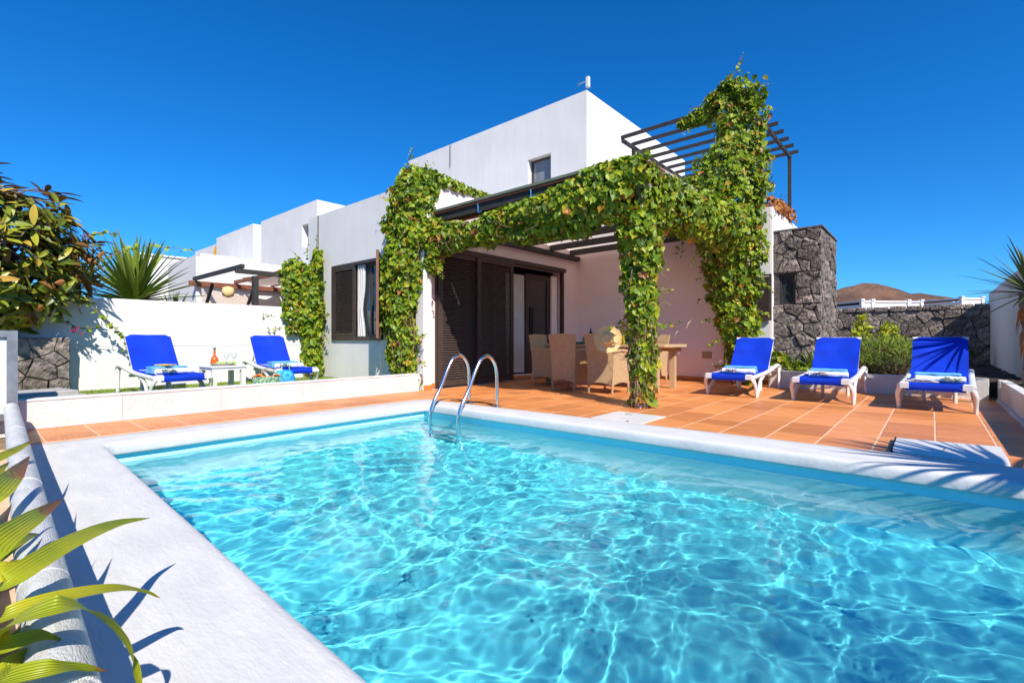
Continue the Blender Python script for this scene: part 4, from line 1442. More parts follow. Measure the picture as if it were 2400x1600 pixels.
def wineglass(label, loc, h=.18, r=.042):
    T = thing('wine_glass', label, 'glass', loc, 0, 'wine glasses', local=True)
    place('bowl', MB().lathe([(.004, h * .45), (r * .7, h * .55), (r, h * .75), (r * .95, h), (r * .93, h), (r * .96, h * .75), (r * .66, h * .57), (.003, h * .47)], n=16).mesh('bowl', M['clear'], smooth=60), T)
    place('stem', MB().lathe([(r * .8, 0), (r * .75, .004), (.006, .012), (.004, h * .45)], n=14).mesh('stem', M['clear'], smooth=50), T)
    return T
wineglass('left of the two wine glasses on the white side table', (-8.22, 2.68, zt2 + .012))
wineglass('right of the two wine glasses on the white side table', (-8.22, 2.78, zt2 + .012))
for k, (dx, dy) in enumerate(((.07, -.10), (.09, -.03), (.08, .05), (.09, .12))):
    o = MB().lathe([(.001, 0), (.026, 0), (.028, .008), (.026, .016), (.001, .016)], n=14, axis=(1.0, .2, .9)).build('lime_slice', M['lime'], smooth=50)
    o.location = (-8.18 + dx, 2.62 + dy, zt2 + .032)
    tag(o, ['lime slice nearest the orange bottle on the tray', 'second lime slice from the orange bottle on the tray', 'third lime slice from the orange bottle on the tray', 'lime slice at the right end of the tray'][k], 'fruit', 'lime slices on the tray')

# bags
BG = thing('woven_bag', 'green woven beach bag with an orange cloth on the left lawn', 'bag', (-7.25, 2.90, .042), R(60), local=True)
def bag_fn(u, v):
    t = 2 * PI * u
    w, d = .17 + .03 * v, .08 + .02 * v
    c, s_ = math.cos(t), math.sin(t)
    return (w * math.copysign(abs(c) ** .6, c), d * math.copysign(abs(s_) ** .6, s_), .27 * v)
place('body', MB().sheet(bag_fn, 32, 6, th=.006).mesh('body', M['bag_green'], smooth=50), BG)
place('handle', MB().tube(smooth_path([(-.1, .06, .25), (-.06, .07, .37), (.06, .07, .37), (.1, .06, .25)], 14), .008, 6).mesh('handle', M['vent'], smooth=True), BG)
place('cloth', MB().sheet(lambda u, v: ((u - .5) * .36, (v - .5) * .15, .27 + .05 * mnoise.noise(Vector((u * 4, v * 4, 2))) + .03 * math.sin(u * 9)), 10, 6, th=.008).mesh('cloth', M['orange_cloth'], smooth=True), BG)
BP = thing('backpack', 'blue patterned backpack with a magenta side on the left lawn', 'bag', (-7.16, 3.10, .042), R(55), local=True)
def bp_fn(u, v):
    t, ph = 2 * PI * u, PI * v
    c, s_ = math.cos(t), math.sin(t)
    r = math.sin(ph) ** .5
    return (.15 * r * math.copysign(abs(c) ** .7, c), .085 * r * math.copysign(abs(s_) ** .7, s_), .18 - .18 * math.cos(ph))
place('body', MB().sheet(bp_fn, 24, 16).mesh('body', M['bag_blue'], smooth=True), BP)
place('side_pocket', MB().lathe([(.001, 0), (.05, .01), (.06, .10), (.05, .17), (.001, .18)], (.13, -.01, .02), 14).mesh('side_pocket', M['pink'], smooth=True), BP)
place('strap', MB().tube(smooth_path([(-.06, .08, .30), (-.05, .12, .42), (.04, .10, .42), (.06, .07, .31)], 12), .009, 6).mesh('strap', M['bag_green'], smooth=True), BP)

# paving slabs and metal gate at the far left
SL = thing('stacked_slabs', 'two grey paving slabs lying by the stone planter', 'slabs', (-7.15, .55, .042), R(12), local=True)
place('slab', MB().box(-.28, .28, -.38, .28, 0.16, .215, ch=.008).mesh('slab', M['slab']), SL)
place('slab', MB().box(-.25, .25, -.36, .22, 0.216, .262, ch=.008).mesh('slab', M['slab']), SL)
place('block', MB().box(-.22, .22, -.30, .18, 0.0, .159).mesh('block', M['mortar']), SL)
GT = thing('metal_gate', 'grey metal framed gate at the left picture edge', 'gate', (-6.3, -.2, .1))
for y0_, y1_, z0_, z1_ in ((.255, .325, .12, .93), (-.9, .255, .87, .93), (-.9, .255, .12, .18), (-.16, -.12, .18, .87)):
    MB().box(-6.33, -6.27, y0_, y1_, z0_, z1_).build('frame', M['metal_grey'], GT)
MB().box(-6.315, -6.30, -.9, .255, .18, .87).build('panel', M['plastic'], GT)

# ------------------------------------------------------------------ dining table and wicker chairs
TB = thing('dining_table', 'pale wicker dining table under the porch', 'table', (-4.45, 7.8, 0))
MB().box(-5.70, -3.20, 7.36, 8.26, .715, .765).build('table_top', M['wood_table'], TB, bevel=.008)
MB().box(-5.62, -3.28, 7.40, 7.42, .64, .714).box(-5.62, -3.28, 8.20, 8.22, .64, .714).build('apron', M['wicker'], TB)
for x in (-5.55, -3.40):
    for y in (7.46, 8.14):
        MB().box(x - .045, x + .045, y - .045, y + .045, 0, .714).build('leg', M['wicker'], TB)

def make_chair():
    T = thing('wicker_chair', 'x', 'chair', local=True, group='wicker armchairs round the dining table')
    def back(u, v):
        hw_ = .225 + .045 * v ** 1.3
        x = (u - .5) * 2 * hw_
        z0_ = .13 + .045 * (1 - (2 * u - 1) ** 2)
        z = z0_ + (.93 - z0_) * v + .012 * (1 - (2 * u - 1) ** 2) * v
        y = -.25 - .11 * max(0, v - .35) ** 1.5 - .02 * (1 - (2 * u - 1) ** 2) + .012
        return (x, y, z)
    place('back', MB().sheet(back, 12, 16, th=.028).mesh('back', M['wicker'], smooth=50), T)
    for s_ in (-1, 1):
        def arm(u, v, s_=s_):
            y = -.245 + .50 * u
            zb = .13 + .045 * (1 - (2 * u - 1) ** 2)
            zt_ = .66 + .02 * math.sin(PI * u) - .02 * u
            return (s_ * (.225 + .02 * v + .012 * math.sin(PI * u)), y, zb + (zt_ - zb) * v)
        place('arm', MB().sheet(arm, 10, 10, th=.028 * s_).mesh('arm', M['wicker'], smooth=50), T)
        place('arm_rest', MB().tube(smooth_path([(s_ * .245, -.26, .66), (s_ * .257, 0, .675), (s_ * .245, .25, .645), (s_ * .238, .27, .60)], 12), .022, 8).mesh('arm_rest', M['wicker'], smooth=True), T)
        for y in (-.235, .235):
            place('leg', MB().tube([(s_ * .222, y, .24), (s_ * .215, y * 1.02, .0)], [.021, .017], 8).mesh('leg', M['wicker'], smooth=40), T)
    place('seat', MB().box(-.225, .225, -.25, .24, .40, .45).mesh('seat', M['wicker']), T)
    place('front_apron', MB().sheet(lambda u, v: ((u - .5) * .44, .245, .15 + .06 * (1 - (2 * u - 1) ** 2) + (.40 - .15 - .06 * (1 - (2 * u - 1) ** 2)) * v), 10, 4, th=.02).mesh('front_apron', M['wicker']), T)
    return T
CH = make_chair()
for i, (p, rz, lab) in enumerate([
        ((-4.66, 6.86, 0), R(1), 'wicker armchair seen from behind, left of the chair with the hat'),
        ((-3.90, 6.80, 0), R(-2), 'wicker armchair with the straw hat hanging on its back'),
        ((-5.36, 7.20, 0), R(-88), 'wicker armchair at the left end of the table, side on'),
        ((-4.02, 8.55, 0), R(180), 'wicker armchair on the far side, half hidden by the vine column'),
        ((-4.95, 8.60, 0), R(178), 'wicker armchair on the far side, hidden behind the other chairs')]):
    o = CH if i == 0 else copy_tree(CH)
    o.location = p
    o.rotation_euler = (0, 0, rz)
    o['label'] = lab
HT = thing('straw_hat', 'wide-brimmed straw sun hat hung on a chair back', 'hat', (-3.62, 6.30, .85), 0, local=True)
HT.rotation_euler = (R(82), R(0), R(22))
place('brim', MB().lathe([(.085, .005), (.12, -.004), (.17, .006), (.205, .016), (.206, .012), (.17, .0), (.12, -.010), (.085, -.002)], n=36).mesh('brim', M['straw'], smooth=60), HT)
place('crown', MB().lathe([(.092, .0), (.088, .05), (.078, .09), (.055, .105), (.03, .098), (.001, .090)], n=30, sx=.93).mesh('crown', M['straw'], smooth=60), HT)
place('band', MB().lathe([(.094, .004), (.092, .034)], n=30, sx=.93).mesh('band', M['straw_dark'], smooth=60), HT)

bottle('wine_bottle', 'dark bottle with a blue label on the dining table', (-4.74, 7.62, .766), .31, .038, ['bottle_blue', 'label_blue'], cap='label_blue')
bottle('yellow_bottle', 'tall bottle of yellow drink with a yellow cap on the dining table', (-4.04, 7.55, .766), .37, .042, ['bottle_yellow', 'yellow'], lab=False)
for k, (x, y, lab) in enumerate(((-4.90, 7.50, 'green plate on the dining table between the two rear-view chairs'), (-3.86, 7.52, 'green plate on the dining table by the vine column'))):
    o = MB().lathe([(.001, 0), (.08, 0), (.13, .018), (.135, .022), (.128, .022), (.08, .006), (.001, .006)], n=26).lathe([(.001, .02), (.06, .02), (.10, .035), (.104, .039), (.096, .038), (.06, .026), (.001, .026)], n=26).build('green_plate', M['plate_green'], smooth=50)
    o.location = (x, y, .766)
    tag(o, lab, 'plate', 'green plates')
wineglass('clear wine glass at the left end of the dining table', (-5.46, 7.80, .766))
pt = thing('table_plant', 'small dark green plant on the dining table', 'plant', (-5.06, 7.90, .766), local=True)
place('pot', MB().lathe([(.03, 0), (.042, .06), (.038, .06), (.001, .05)], n=14).mesh('pot', M['slab'], smooth=40), pt)
rp = random.Random(4)
pl = MB()
for k in range(40):
    a = rp.uniform(0, 2 * PI)
    e = rp.uniform(.4, 1.4)
    L = rp.uniform(.05, .12)
    d = Vector((math.cos(a) * math.cos(e), math.sin(a) * math.cos(e), math.sin(e)))
    s2 = d.cross(Vector((0, 0, 1)))
    s2 = s2.normalized() * .012 if s2.length > .01 else Vector((.012, 0, 0))
    c = Vector((0, 0, .05))
    pl.add([c, c + d * L * .5 + s2, c + d * L, c + d * L * .5 - s2], [(0, 1, 2, 3)])
place('leaves', pl.mesh('leaves', M['ficus_top']), pt)

# ------------------------------------------------------------------ pool ladder, hatch, cover
LD = thing('pool_ladder', 'stainless steel pool ladder with two curved handrails', 'ladder', (-4.35, 4.0, 0))
for x in (-4.60, -4.10):
    path = smooth_path([(x, 4.40, 0.0), (x, 4.40, .22), (x, 4.39, .44), (x, 4.34, .57), (x, 4.24, .645), (x, 4.12, .61), (x, 4.02, .47), (x, 3.90, .24), (x, 3.79, .07), (x, 3.745, -.08), (x, 3.74, -.4), (x, 3.74, -.92)], 60)
    r_ = MB().tube(path, .021, 14).build('handrail', M['steel'], LD, smooth=True)
    MB().lathe([(.055, .0), (.055, .008), (.048, .016), (.024, .02)], (x, 4.40, .003), 20).build('flange', M['steel'], r_, smooth=40)
for z in (-.34, -.60, -.86):
    MB().box(-4.60, -4.10, 3.70, 3.78, z - .014, z + .014).build('tread', M['steel'], LD, bevel=.005)
MB().tube(smooth_path([(-4.88, 4.32, .03), (-4.7, 4.33, .036), (-4.5, 4.36, .036), (-4.35, 4.42, .03), (-4.2, 4.42, .03), (-4.1, 4.38, .036)], 26), .007, 6).build('ground_cable', M['black'], LD, smooth=True)
HC = thing('access_hatch', 'square white access hatch set in the terracotta tiles', 'hatch', (-2.48, 4.75, 0))
MB().box(-2.77, -2.19, 4.455, 5.055, -.006, .009).build('lid', M['plastic'], HC, bevel=.003)
MB().box(-2.60, -2.52, 4.90, 4.912, .009, .012).build('finger_slot', M['black'], HC)
MB().box(-2.36, -2.345, 4.47, 4.50, .009, .014).build('latch', M['black'], HC)
SK = thing('skimmer_cover', 'white rounded slab lid lying on the tiles by the pool, with palm shadow', 'lid', (.09, 4.92, 0))
sk = MB()
def sk_fn(u, v):
    x = -.225 + .62 * u
    y = 4.60 + (.56 + .10 * u) * v
    z = .024 * (1 - max(0, (.28 - v) / .28) ** 2.2) * min(1, (1 - v) / .02 + .6) + .004
    return (x, y, z)
sk.sheet(sk_fn, 12, 30, th=.012)
sk.build('shell', M['plastic'], SK, smooth=50)
MB().box(-.236, -.224, 4.60, 5.16, .002, .030).build('end_seal', M['black'], SK)
MB().tube(smooth_path([(.06, 4.80, .026), (.08, 4.79, .042), (.11, 4.785, .026)], 8), .006, 6).build('handle', M['steel'], SK)

# ------------------------------------------------------------------ vegetation
def leaf_frame(pos, n, tip, s):
    n = Vector(n).normalized()
    tip = Vector(tip)
    tip = tip - n * tip.dot(n)
    if tip.length < 1e-4:
        tip = n.orthogonal()
    tip.normalize()
    sd = tip.cross(n)
    m = Matrix(((sd.x, tip.x, n.x, pos[0]), (sd.y, tip.y, n.y, pos[1]), (sd.z, tip.z, n.z, pos[2]), (0, 0, 0, 1)))
    return m @ Matrix.Diagonal((s, s, s, 1))

VINE_V = [(0, .30, -.10), (0, 0, 0), (-.34, -.12, .03), (-.52, .22, .06), (-.40, .50, .02), (-.20, .66, -.01), (0, 1.0, -.10), (.20, .66, -.01), (.40, .50, .02), (.52, .22, .06), (.34, -.12, .03)]
VINE_F = [(0, k, k + 1) for k in range(1, 10)] + [(0, 10, 1)]
def ell_leaf(nseg=6, w=.19, droop=.16, fold=.05):
    v, f = [], []
    for k in range(nseg + 1):
        t = k / nseg
        ww = w * math.sin(PI * min(1, t * .93 + .035)) ** .75
        z = -droop * t * t
        v += [(-ww, t, z + fold * (ww / w)), (0, t, z), (ww, t, z + fold * (ww / w))]
    for k in range(nseg):
        a = k * 3
        f += [(a, a + 1, a + 4, a + 3), (a + 1, a + 2, a + 5, a + 4)]
    return v, f
SMALL_V = [(0, 0, 0), (-.26, .35, .05), (0, 1, -.08), (.26, .35, .05)]
SMALL_F = [(0, 3, 2), (0, 2, 1)]

def two_sided(v, f, th=.008):
    n = len(v)
    return v + [(a, b, c - th) for a, b, c in v], f + [tuple(n + i for i in reversed(q)) for q in f], [0] * len(f) + [1] * len(f)

def scatter(parent, frames, tv, tf, mats, name='leaf', keep=300, tm=None):
    """frames nearest the camera become leaf objects, the rest one joined part"""
    org = Vector(ORG.get(parent.name, (0, 0, 0)))
    frames = sorted(frames, key=lambda m: (m.translation - CAMP).length)
    if not isinstance(mats, list):
        mats = [mats]
    b = MB()
    b.v = list(tv)
    b.f = list(tf)
    b.m = list(tm) if tm else [0] * len(tf)
    lm = b.mesh(name, [M[q] for q in mats])
    T = Matrix.Translation(-org)
    for m in frames[:keep]:
        place(name, lm, parent, mat4=T @ m)
    rest = frames[keep:]
    if rest:
        A = np.array([[*q, 1.0] for q in tv])
        mm = np.array([np.array(T @ m) for m in rest])
        P = np.einsum('nij,kj->nki', mm, A)[..., :3].reshape(-1, 3)
        nv = len(tv)
        F = []
        MI = []
        for k in range(len(rest)):
            F.extend([tuple(i + k * nv for i in f) for f in tf])
            MI.extend(b.m)
        me = bpy.data.meshes.new('foliage')
        me.from_pydata(P.tolist(), [], F)
        for q in mats:
            me.materials.append(M[q])
        if len(mats) > 1:
            me.polygons.foreach_set('material_index', MI)
        o = place('foliage', me, parent)
        o['kind'] = 'stuff'

def blob_frames(rr, blobs, n, size, clip=None, shell=0.62, nz=0.25, sunny=0.35, spread=0.55):
    """leaves through ellipsoidal capsules; blob = (p0, p1, r0, r1, (sx, sy, sz), weight)"""
    out = []
    wts = [b[5] for b in blobs]
    tries = 0
    while len(out) < n and tries < n * 6:
        tries += 1
        p0, p1, r0, r1, sc, _ = rr.choices(blobs, wts)[0]
        t = rr.random()
        c = Vector(p0).lerp(Vector(p1), t)
        r = r0 + (r1 - r0) * t
        d = Vector((rr.gauss(0, 1), rr.gauss(0, 1), rr.gauss(0, 1)))
        ax = (Vector(p1) - Vector(p0))
        if ax.length > .3:
            ax.normalize()
            d -= ax * d.dot(ax) * .8
        d.normalize()
        rad = r * (shell + (1 - shell) * rr.random() ** .6)
        lump = 1 + nz * 1.6 * mnoise.noise((c + d * r) * 2.3) + nz * mnoise.noise((c + d * r) * 5.5)
        p = c + Vector((d.x * sc[0], d.y * sc[1], d.z * sc[2])) * rad * lump
        if clip and not clip(p):
            continue
        nrm = d + Vector((rr.gauss(0, spread), rr.gauss(0, spread), rr.gauss(0, spread))) + Vector((.5, -.5, .45)) * sunny
        tip = Vector((rr.gauss(0, .5), rr.gauss(0, .5), -1))
        out.append(leaf_frame(p, nrm, tip, size * rr.choice((.55, .8, .95, 1.1, 1.35)) * rr.uniform(.85, 1.15)))
    return out

def wander(rr, a, b, n, amp, r0, r1, mb, sag=0.0):
    a, b = Vector(a), Vector(b)
    pts = []
    for k in range(n + 1):
        t = k / n
        p = a.lerp(b, t) + Vector((rr.gauss(0, amp), rr.gauss(0, amp), rr.gauss(0, amp))) * math.sin(PI * t) ** .5
        p.z -= sag * math.sin(PI * t)
        pts.append(p)
    q = smooth_path(pts, n * 3)
    m = len(q)
    mb.tube(q, [r0 + (r1 - r0) * i / (m - 1) for i in range(m)], 5)

def tendril(rr, frames, a, b, n, size, mb, bend=(0, 0, 0)):
    """a loose shoot with leaves along it"""
    a, b = Vector(a), Vector(b)
    mid = (a + b) / 2 + Vector(bend)
    q = smooth_path([a, mid, b], 12)
    mb.tube(q, [.006 - .004 * i / 12 for i in range(13)], 4)
    for k in range(n):
        t = (k + rr.random()) / n
        p = q[min(12, int(t * 12))] + Vector((rr.gauss(0, .02), rr.gauss(0, .02), rr.gauss(0, .02)))
        frames.append(leaf_frame(p, (rr.gauss(.3, .5), rr.gauss(-.6, .5), rr.gauss(.4, .5)), (rr.gauss(0, .6), rr.gauss(0, .6), -.7), size * rr.uniform(.5, 1.0) * (1.1 - .5 * t)))

rv = random.Random(77)
# vine on the left corner pillar, running over the parapet
V1 = thing('climbing_vine', 'green climbing vine smothering the villa corner pillar beside the shuttered window', 'vine', (-6.8, 5.0, 0))
bl = [((-6.78, 5.02, .25), (-6.92, 4.98, 1.2), .30, .42, (1.0, .62, 1), 1.1),
      ((-6.92, 4.98, 1.2), (-6.84, 5.0, 2.2), .40, .46, (1.0, .62, 1), 1.5),
      ((-6.84, 5.0, 2.2), (-6.72, 5.02, 3.1), .46, .44, (1.0, .65, 1), 1.5),
      ((-6.72, 5.02, 3.1), (-6.66, 5.1, 3.72), .44, .34, (1.1, .7, 1), 1.2),
      ((-6.60, 5.2, 3.66), (-6.60, 7.0, 3.62), .24, .08, (.8, 1, .7), .7),
      ((-6.50, 5.15, 2.62), (-6.1, 5.20, 2.45), .36, .30, (1, .7, 1), .7),
      ((-6.35, 5.15, 2.1), (-6.20, 5.15, 2.35), .20, .24, (1, .7, 1), .4)]
fr_ = blob_frames(rv, bl, 8200, .073, clip=lambda p: p.y < 5.19 or p.x > VX + .02 or p.z > 3.6)
st_ = MB()
for k in range(12):
    x = -6.85 + rv.gauss(0, .14)
    wander(rv, (x, 4.95 + rv.gauss(0, .05), .02), (x + rv.gauss(0, .1), 4.85, rv.uniform(1.0, 3.4)), 7, .05, .011, .004, st_)
for k in range(34):
    z = rv.uniform(.2, 2.6)
    a = Vector((-6.85 + rv.gauss(0, .2), 4.80 + rv.uniform(-.05, .15), z))
    wander(rv, a, a + Vector((rv.gauss(0, .25), rv.gauss(0, .05), rv.gauss(0, .25))), 4, .03, .005, .003, st_)
for a, b_, n in (((-6.4, 4.95, .85), (-6.05, 4.85, .95), 12), ((-6.4, 4.95, .52), (-6.08, 4.85, .42), 10), ((-7.25, 5.05, 3.35), (-7.6, 5.0, 3.45), 8), ((-6.7, 5.0, 3.9), (-6.5, 4.95, 4.08), 8), ((-6.4, 5.05, .25), (-6.35, 4.95, .02), 10), ((-6.2, 5.1, 2.1), (-5.9, 5.1, 1.85), 12), ((-7.1, 5.05, .35), (-7.3, 5.0, .12), 14)):
    tendril(rv, fr_, a, b_, n, .075, st_)
st_.build('stem', M['stem'], V1, smooth=True)['kind'] = 'stuff'
scatter(V1, fr_, VINE_V, VINE_F, 'vine')

# vine along the porch beam and down its column
V2 = thing('climbing_vine', 'green vine draped along the porch beam and down the free-standing column', 'vine', (-2.74, 5.58, 0))
bl = [((-6.2, 5.22, 2.46), (-4.9, 5.20, 2.52), .22, .22, (1, .75, 1), 1.4),
      ((-4.9, 5.20, 2.52), (-3.7, 5.20, 2.60), .23, .30, (1, .75, 1), 1.7),
      ((-3.7, 5.22, 2.62), (-2.74, 5.30, 2.66), .30, .34, (1, .8, 1), 2.0),
      ((-4.5, 5.20, 2.36), (-3.2, 5.22, 2.38), .15, .20, (1, .75, 1), .8),
      ((-3.3, 5.2, 2.88), (-2.5, 5.25, 2.86), .18, .22, (1, .8, .8), .6),
      ((-2.74, 5.40, 2.66), (-2.62, 6.8, 2.66), .34, .32, (.85, 1, 1), 1.6),
      ((-2.62, 6.8, 2.68), (-2.66, 8.8, 2.80), .32, .46, (.85, 1, 1), 2.0),
      ((-2.74, 5.54, 2.45), (-2.74, 5.56, 1.5), .30, .22, (1, 1, 1), 1.2),
      ((-2.74, 5.56, 1.5), (-2.71, 5.58, .9), .22, .15, (1, 1, 1), .60),
      ((-2.71, 5.58, .9), (-2.73, 5.58, .08), .15, .16, (1, 1, 1), .46)]
fr_ = blob_frames(rv, bl, 12500, .076, sunny=.45)
st_ = MB()
for k in range(14):
    a = 2 * PI * k / 14
    r = rv.uniform(.095, .13)
    wander(rv, (-2.74 + r * math.cos(a), 5.58 + r * math.sin(a), .0), (-2.74 + r * math.cos(a + 1), 5.58 + r * math.sin(a + 1), 2.7), 9, .05, .011, .006, st_)
for k in range(150):
    z = rv.uniform(.05, 2.0) ** 1.0
    a = rv.uniform(0, 2 * PI)
    r = rv.uniform(.11, .17)
    p = Vector((-2.74 + r * math.cos(a), 5.58 + r * math.sin(a), z))
    wander(rv, p, p + Vector((rv.gauss(0, .12), rv.gauss(0, .12), rv.gauss(0, .16))), 3, .03, .005, .003, st_)
for k in range(40):
    x = rv.uniform(-6.0, -3.0)
    p = Vector((x, 5.06 + rv.gauss(0, .05), 2.46 + rv.gauss(0, .09)))
    wander(rv, p, p + Vector((rv.gauss(0, .3), rv.gauss(0, .05), rv.gauss(0, .09))), 4, .04, .004, .003, st_)
for k in range(16):
    x = rv.uniform(-5.9, -3.2)
    tendril(rv, fr_, (x, 5.2, 2.5), (x + rv.gauss(0, .15), 5.15, 2.5 - rv.uniform(.1, .32)), 9, .08, st_)
for k in range(9):
    a = rv.uniform(0, 2 * PI)
    z = rv.uniform(.1, 1.9)
    tendril(rv, fr_, (-2.74 + .15 * math.cos(a), 5.58 + .15 * math.sin(a), z), (-2.74 + .42 * math.cos(a), 5.58 + .42 * math.sin(a), z - rv.uniform(-.05, .2)), 7, .08, st_)
for k in range(10):
    y = rv.uniform(5.9, 8.8)
    tendril(rv, fr_, (-2.7, y, 2.6), (-2.85 + rv.gauss(0, .1), y, 2.15 - rv.uniform(0, .25)), 9, .08, st_)
st_.build('stem', M['stem'], V2, smooth=True)['kind'] = 'stuff'
scatter(V2, fr_, VINE_V, VINE_F, 'vine')

# tall vine at the back right corner climbing to the roof pergola
V3 = thing('climbing_vine', 'tall green vine climbing the right wall corner up to the roof pergola', 'vine', (-2.7, 9.6, 0))
bl = [((-2.62, 9.55, .10), (-2.72, 9.5, .9), .18, .30, (1, .8, 1), .5),
      ((-2.72, 9.5, .9), (-2.78, 9.4, 2.0), .34, .48, (1, .8, 1), 1.3),
      ((-2.78, 9.4, 2.0), (-2.84, 9.3, 3.2), .50, .62, (1, .85, 1), 2.2),
      ((-2.84, 9.3, 3.2), (-2.80, 9.5, 4.3), .66, .58, (1, .85, 1), 2.4),
      ((-3.3, 9.35, 3.3), (-3.0, 9.4, 3.9), .34, .38, (1, .9, .9), .8),
      ((-3.45, 8.9, 3.15), (-3.05, 8.9, 3.7), .36, .42, (1, .9, .9), 1.5),
      ((-3.9, 7.7, 3.08), (-2.95, 7.9, 3.2), .14, .26, (1, 1, .7), .8),
      ((-2.78, 9.6, 4.2), (-2.74, 9.75, 5.0), .44, .42, (1, .9, 1), 1.3),
      ((-3.0, 9.75, 5.25), (-2.66, 9.8, 5.6), .46, .40, (1.1, .9, 1), 1.5),
      ((-3.9, 9.72, 5.28), (-3.2, 9.75, 5.35), .10, .28, (1, .8, .8), .5)]
fr_ = blob_frames(rv, bl, 15500, .078, clip=lambda p: p.y < VB - .01 or p.z > 3.35, sunny=.4)
st_ = MB()
for k in range(8):
    x = -2.65 + rv.gauss(0, .1)
    wander(rv, (x, 9.6, .0), (x + rv.gauss(-.1, .15), 9.3, rv.uniform(2.4, 4.8)), 8, .07, .016, .005, st_)
for a, b_, n in (((-2.95, 9.2, 2.2), (-3.35, 9.0, 1.95), 12), ((-2.95, 9.2, 1.75), (-3.40, 9.1, 1.55), 14), ((-2.9, 9.3, 1.25), (-3.3, 9.2, 1.18), 14), ((-2.85, 9.3, .95), (-3.2, 9.2, .72), 14), ((-2.8, 9.7, 5.9), (-2.68, 9.7, 6.28), 9), ((-2.6, 9.7, 5.6), (-2.15, 9.6, 5.45), 12), ((-2.5, 9.7, 5.3), (-2.1, 9.6, 4.95), 12), ((-3.2, 9.7, 5.5), (-3.7, 9.65, 5.5), 10), ((-3.4, 9.7, 5.2), (-3.9, 9.6, 5.0), 8), ((-2.3, 9.3, 4.0), (-2.05, 9.2, 3.9), 8), ((-2.35, 9.35, 3.1), (-2.05, 9.3, 3.0), 8), ((-2.4, 9.4, 1.9), (-2.05, 9.3, 1.7), 14), ((-2.4, 9.4, 1.4), (-2.12, 9.3, 1.25), 10), ((-2.5, 9.4, .4), (-2.25, 9.3, .45), 14), ((-2.8, 9.4, .4), (-3.15, 9.3, .35), 16)):
    tendril(rv, fr_, a, b_, n, .085, st_)
st_.build('stem', M['stem'], V3, smooth=True)['kind'] = 'stuff'
scatter(V3, fr_, VINE_V, VINE_F, 'vine')

# vine between garden wall and shuttered window
V4 = thing('climbing_vine', 'rounded green vine clump left of the shuttered window, behind the lawn lounger', 'vine', (-10.2, 5.0, 0))
bl = [((-10.05, 4.95, .15), (-10.15, 4.9, .9), .30, .42, (1, .6, 1), 1.0),
      ((-10.15, 4.9, .9), (-10.30, 4.9, 1.7), .46, .54, (1, .6, 1), 1.4),
      ((-10.30, 4.9, 1.7), (-10.30, 4.95, 2.35), .54, .46, (1, .6, 1), 1.4),
      ((-10.0, 4.6, 1.0), (-10.1, 4.6, 2.1), .22, .34, (.7, 1, 1), .8),
      ((-10.2, 4.6, 2.1), (-10.25, 4.75, 2.5), .32, .18, (.8, 1, 1), .5),
      ((-9.95, 5.0, 2.4), (-9.92, 5.0, 2.75), .20, .12, (1, .6, 1), .35)]
fr_ = blob_frames(rv, bl, 4600, .078, clip=lambda p: p.y < 5.19 and (p.x > -10.08 or p.z > 1.0 or p.y < 5.0), sunny=.5)
st_ = MB()
for k in range(6):
    wander(rv, (-10.1 + rv.gauss(0, .08), 4.95, .04), (-10.2 + rv.gauss(0, .2), 4.85, rv.uniform(1.2, 2.4)), 7, .05, .013, .005, st_)
for a, b_, n in (((-10.3, 4.6, 1.3), (-10.0, 3.85, 1.35), 20), ((-10.2, 4.6, 1.15), (-10.0, 3.95, 1.02), 22), ((-9.95, 5.0, 2.7), (-9.98, 5.0, 3.1), 12), ((-10.5, 4.9, 2.6), (-10.75, 4.8, 2.85), 10), ((-10.2, 4.9, 2.6), (-10.15, 4.9, 2.95), 8), ((-10.7, 4.8, 2.0), (-11.0, 4.6, 1.75), 12), ((-9.75, 5.05, 1.4), (-9.45, 5.05, 1.35), 10), ((-9.8, 5.05, 1.0), (-9.55, 5.05, .8), 10), ((-9.8, 5.0, .15), (-9.6, 4.9, .12), 14)):
    tendril(rv, fr_, a, b_, n, .08, st_)
st_.build('stem', M['stem'], V4, smooth=True)['kind'] = 'stuff'
scatter(V4, fr_, VINE_V, VINE_F, 'vine')

# dry orange creeper on the terrace parapet
DV = thing('dry_creeper', 'dry orange creeper on the roof parapet above the stone tower', 'plant', (-2.3, 10.9, 3.3))
fr_ = blob_frames(rv, [((-2.34, 10.0, 3.42), (-2.34, 11.6, 3.45), .16, .24, (.9, 1, .9), 1)], 520, .07, clip=lambda p: p.z > 3.33 or p.x > -2.23)
st_ = MB()
for k in range(14):
    p = Vector((-2.32, rv.uniform(10, 11.6), 3.36))
    wander(rv, p, p + Vector((rv.gauss(.05, .1), rv.gauss(0, .2), rv.uniform(.1, .35))), 3, .03, .005, .003, st_)
st_.build('stem', M['shrub_dry'], DV)['kind'] = 'stuff'
scatter(DV, fr_, VINE_V, VINE_F, 'dry', keep=0)

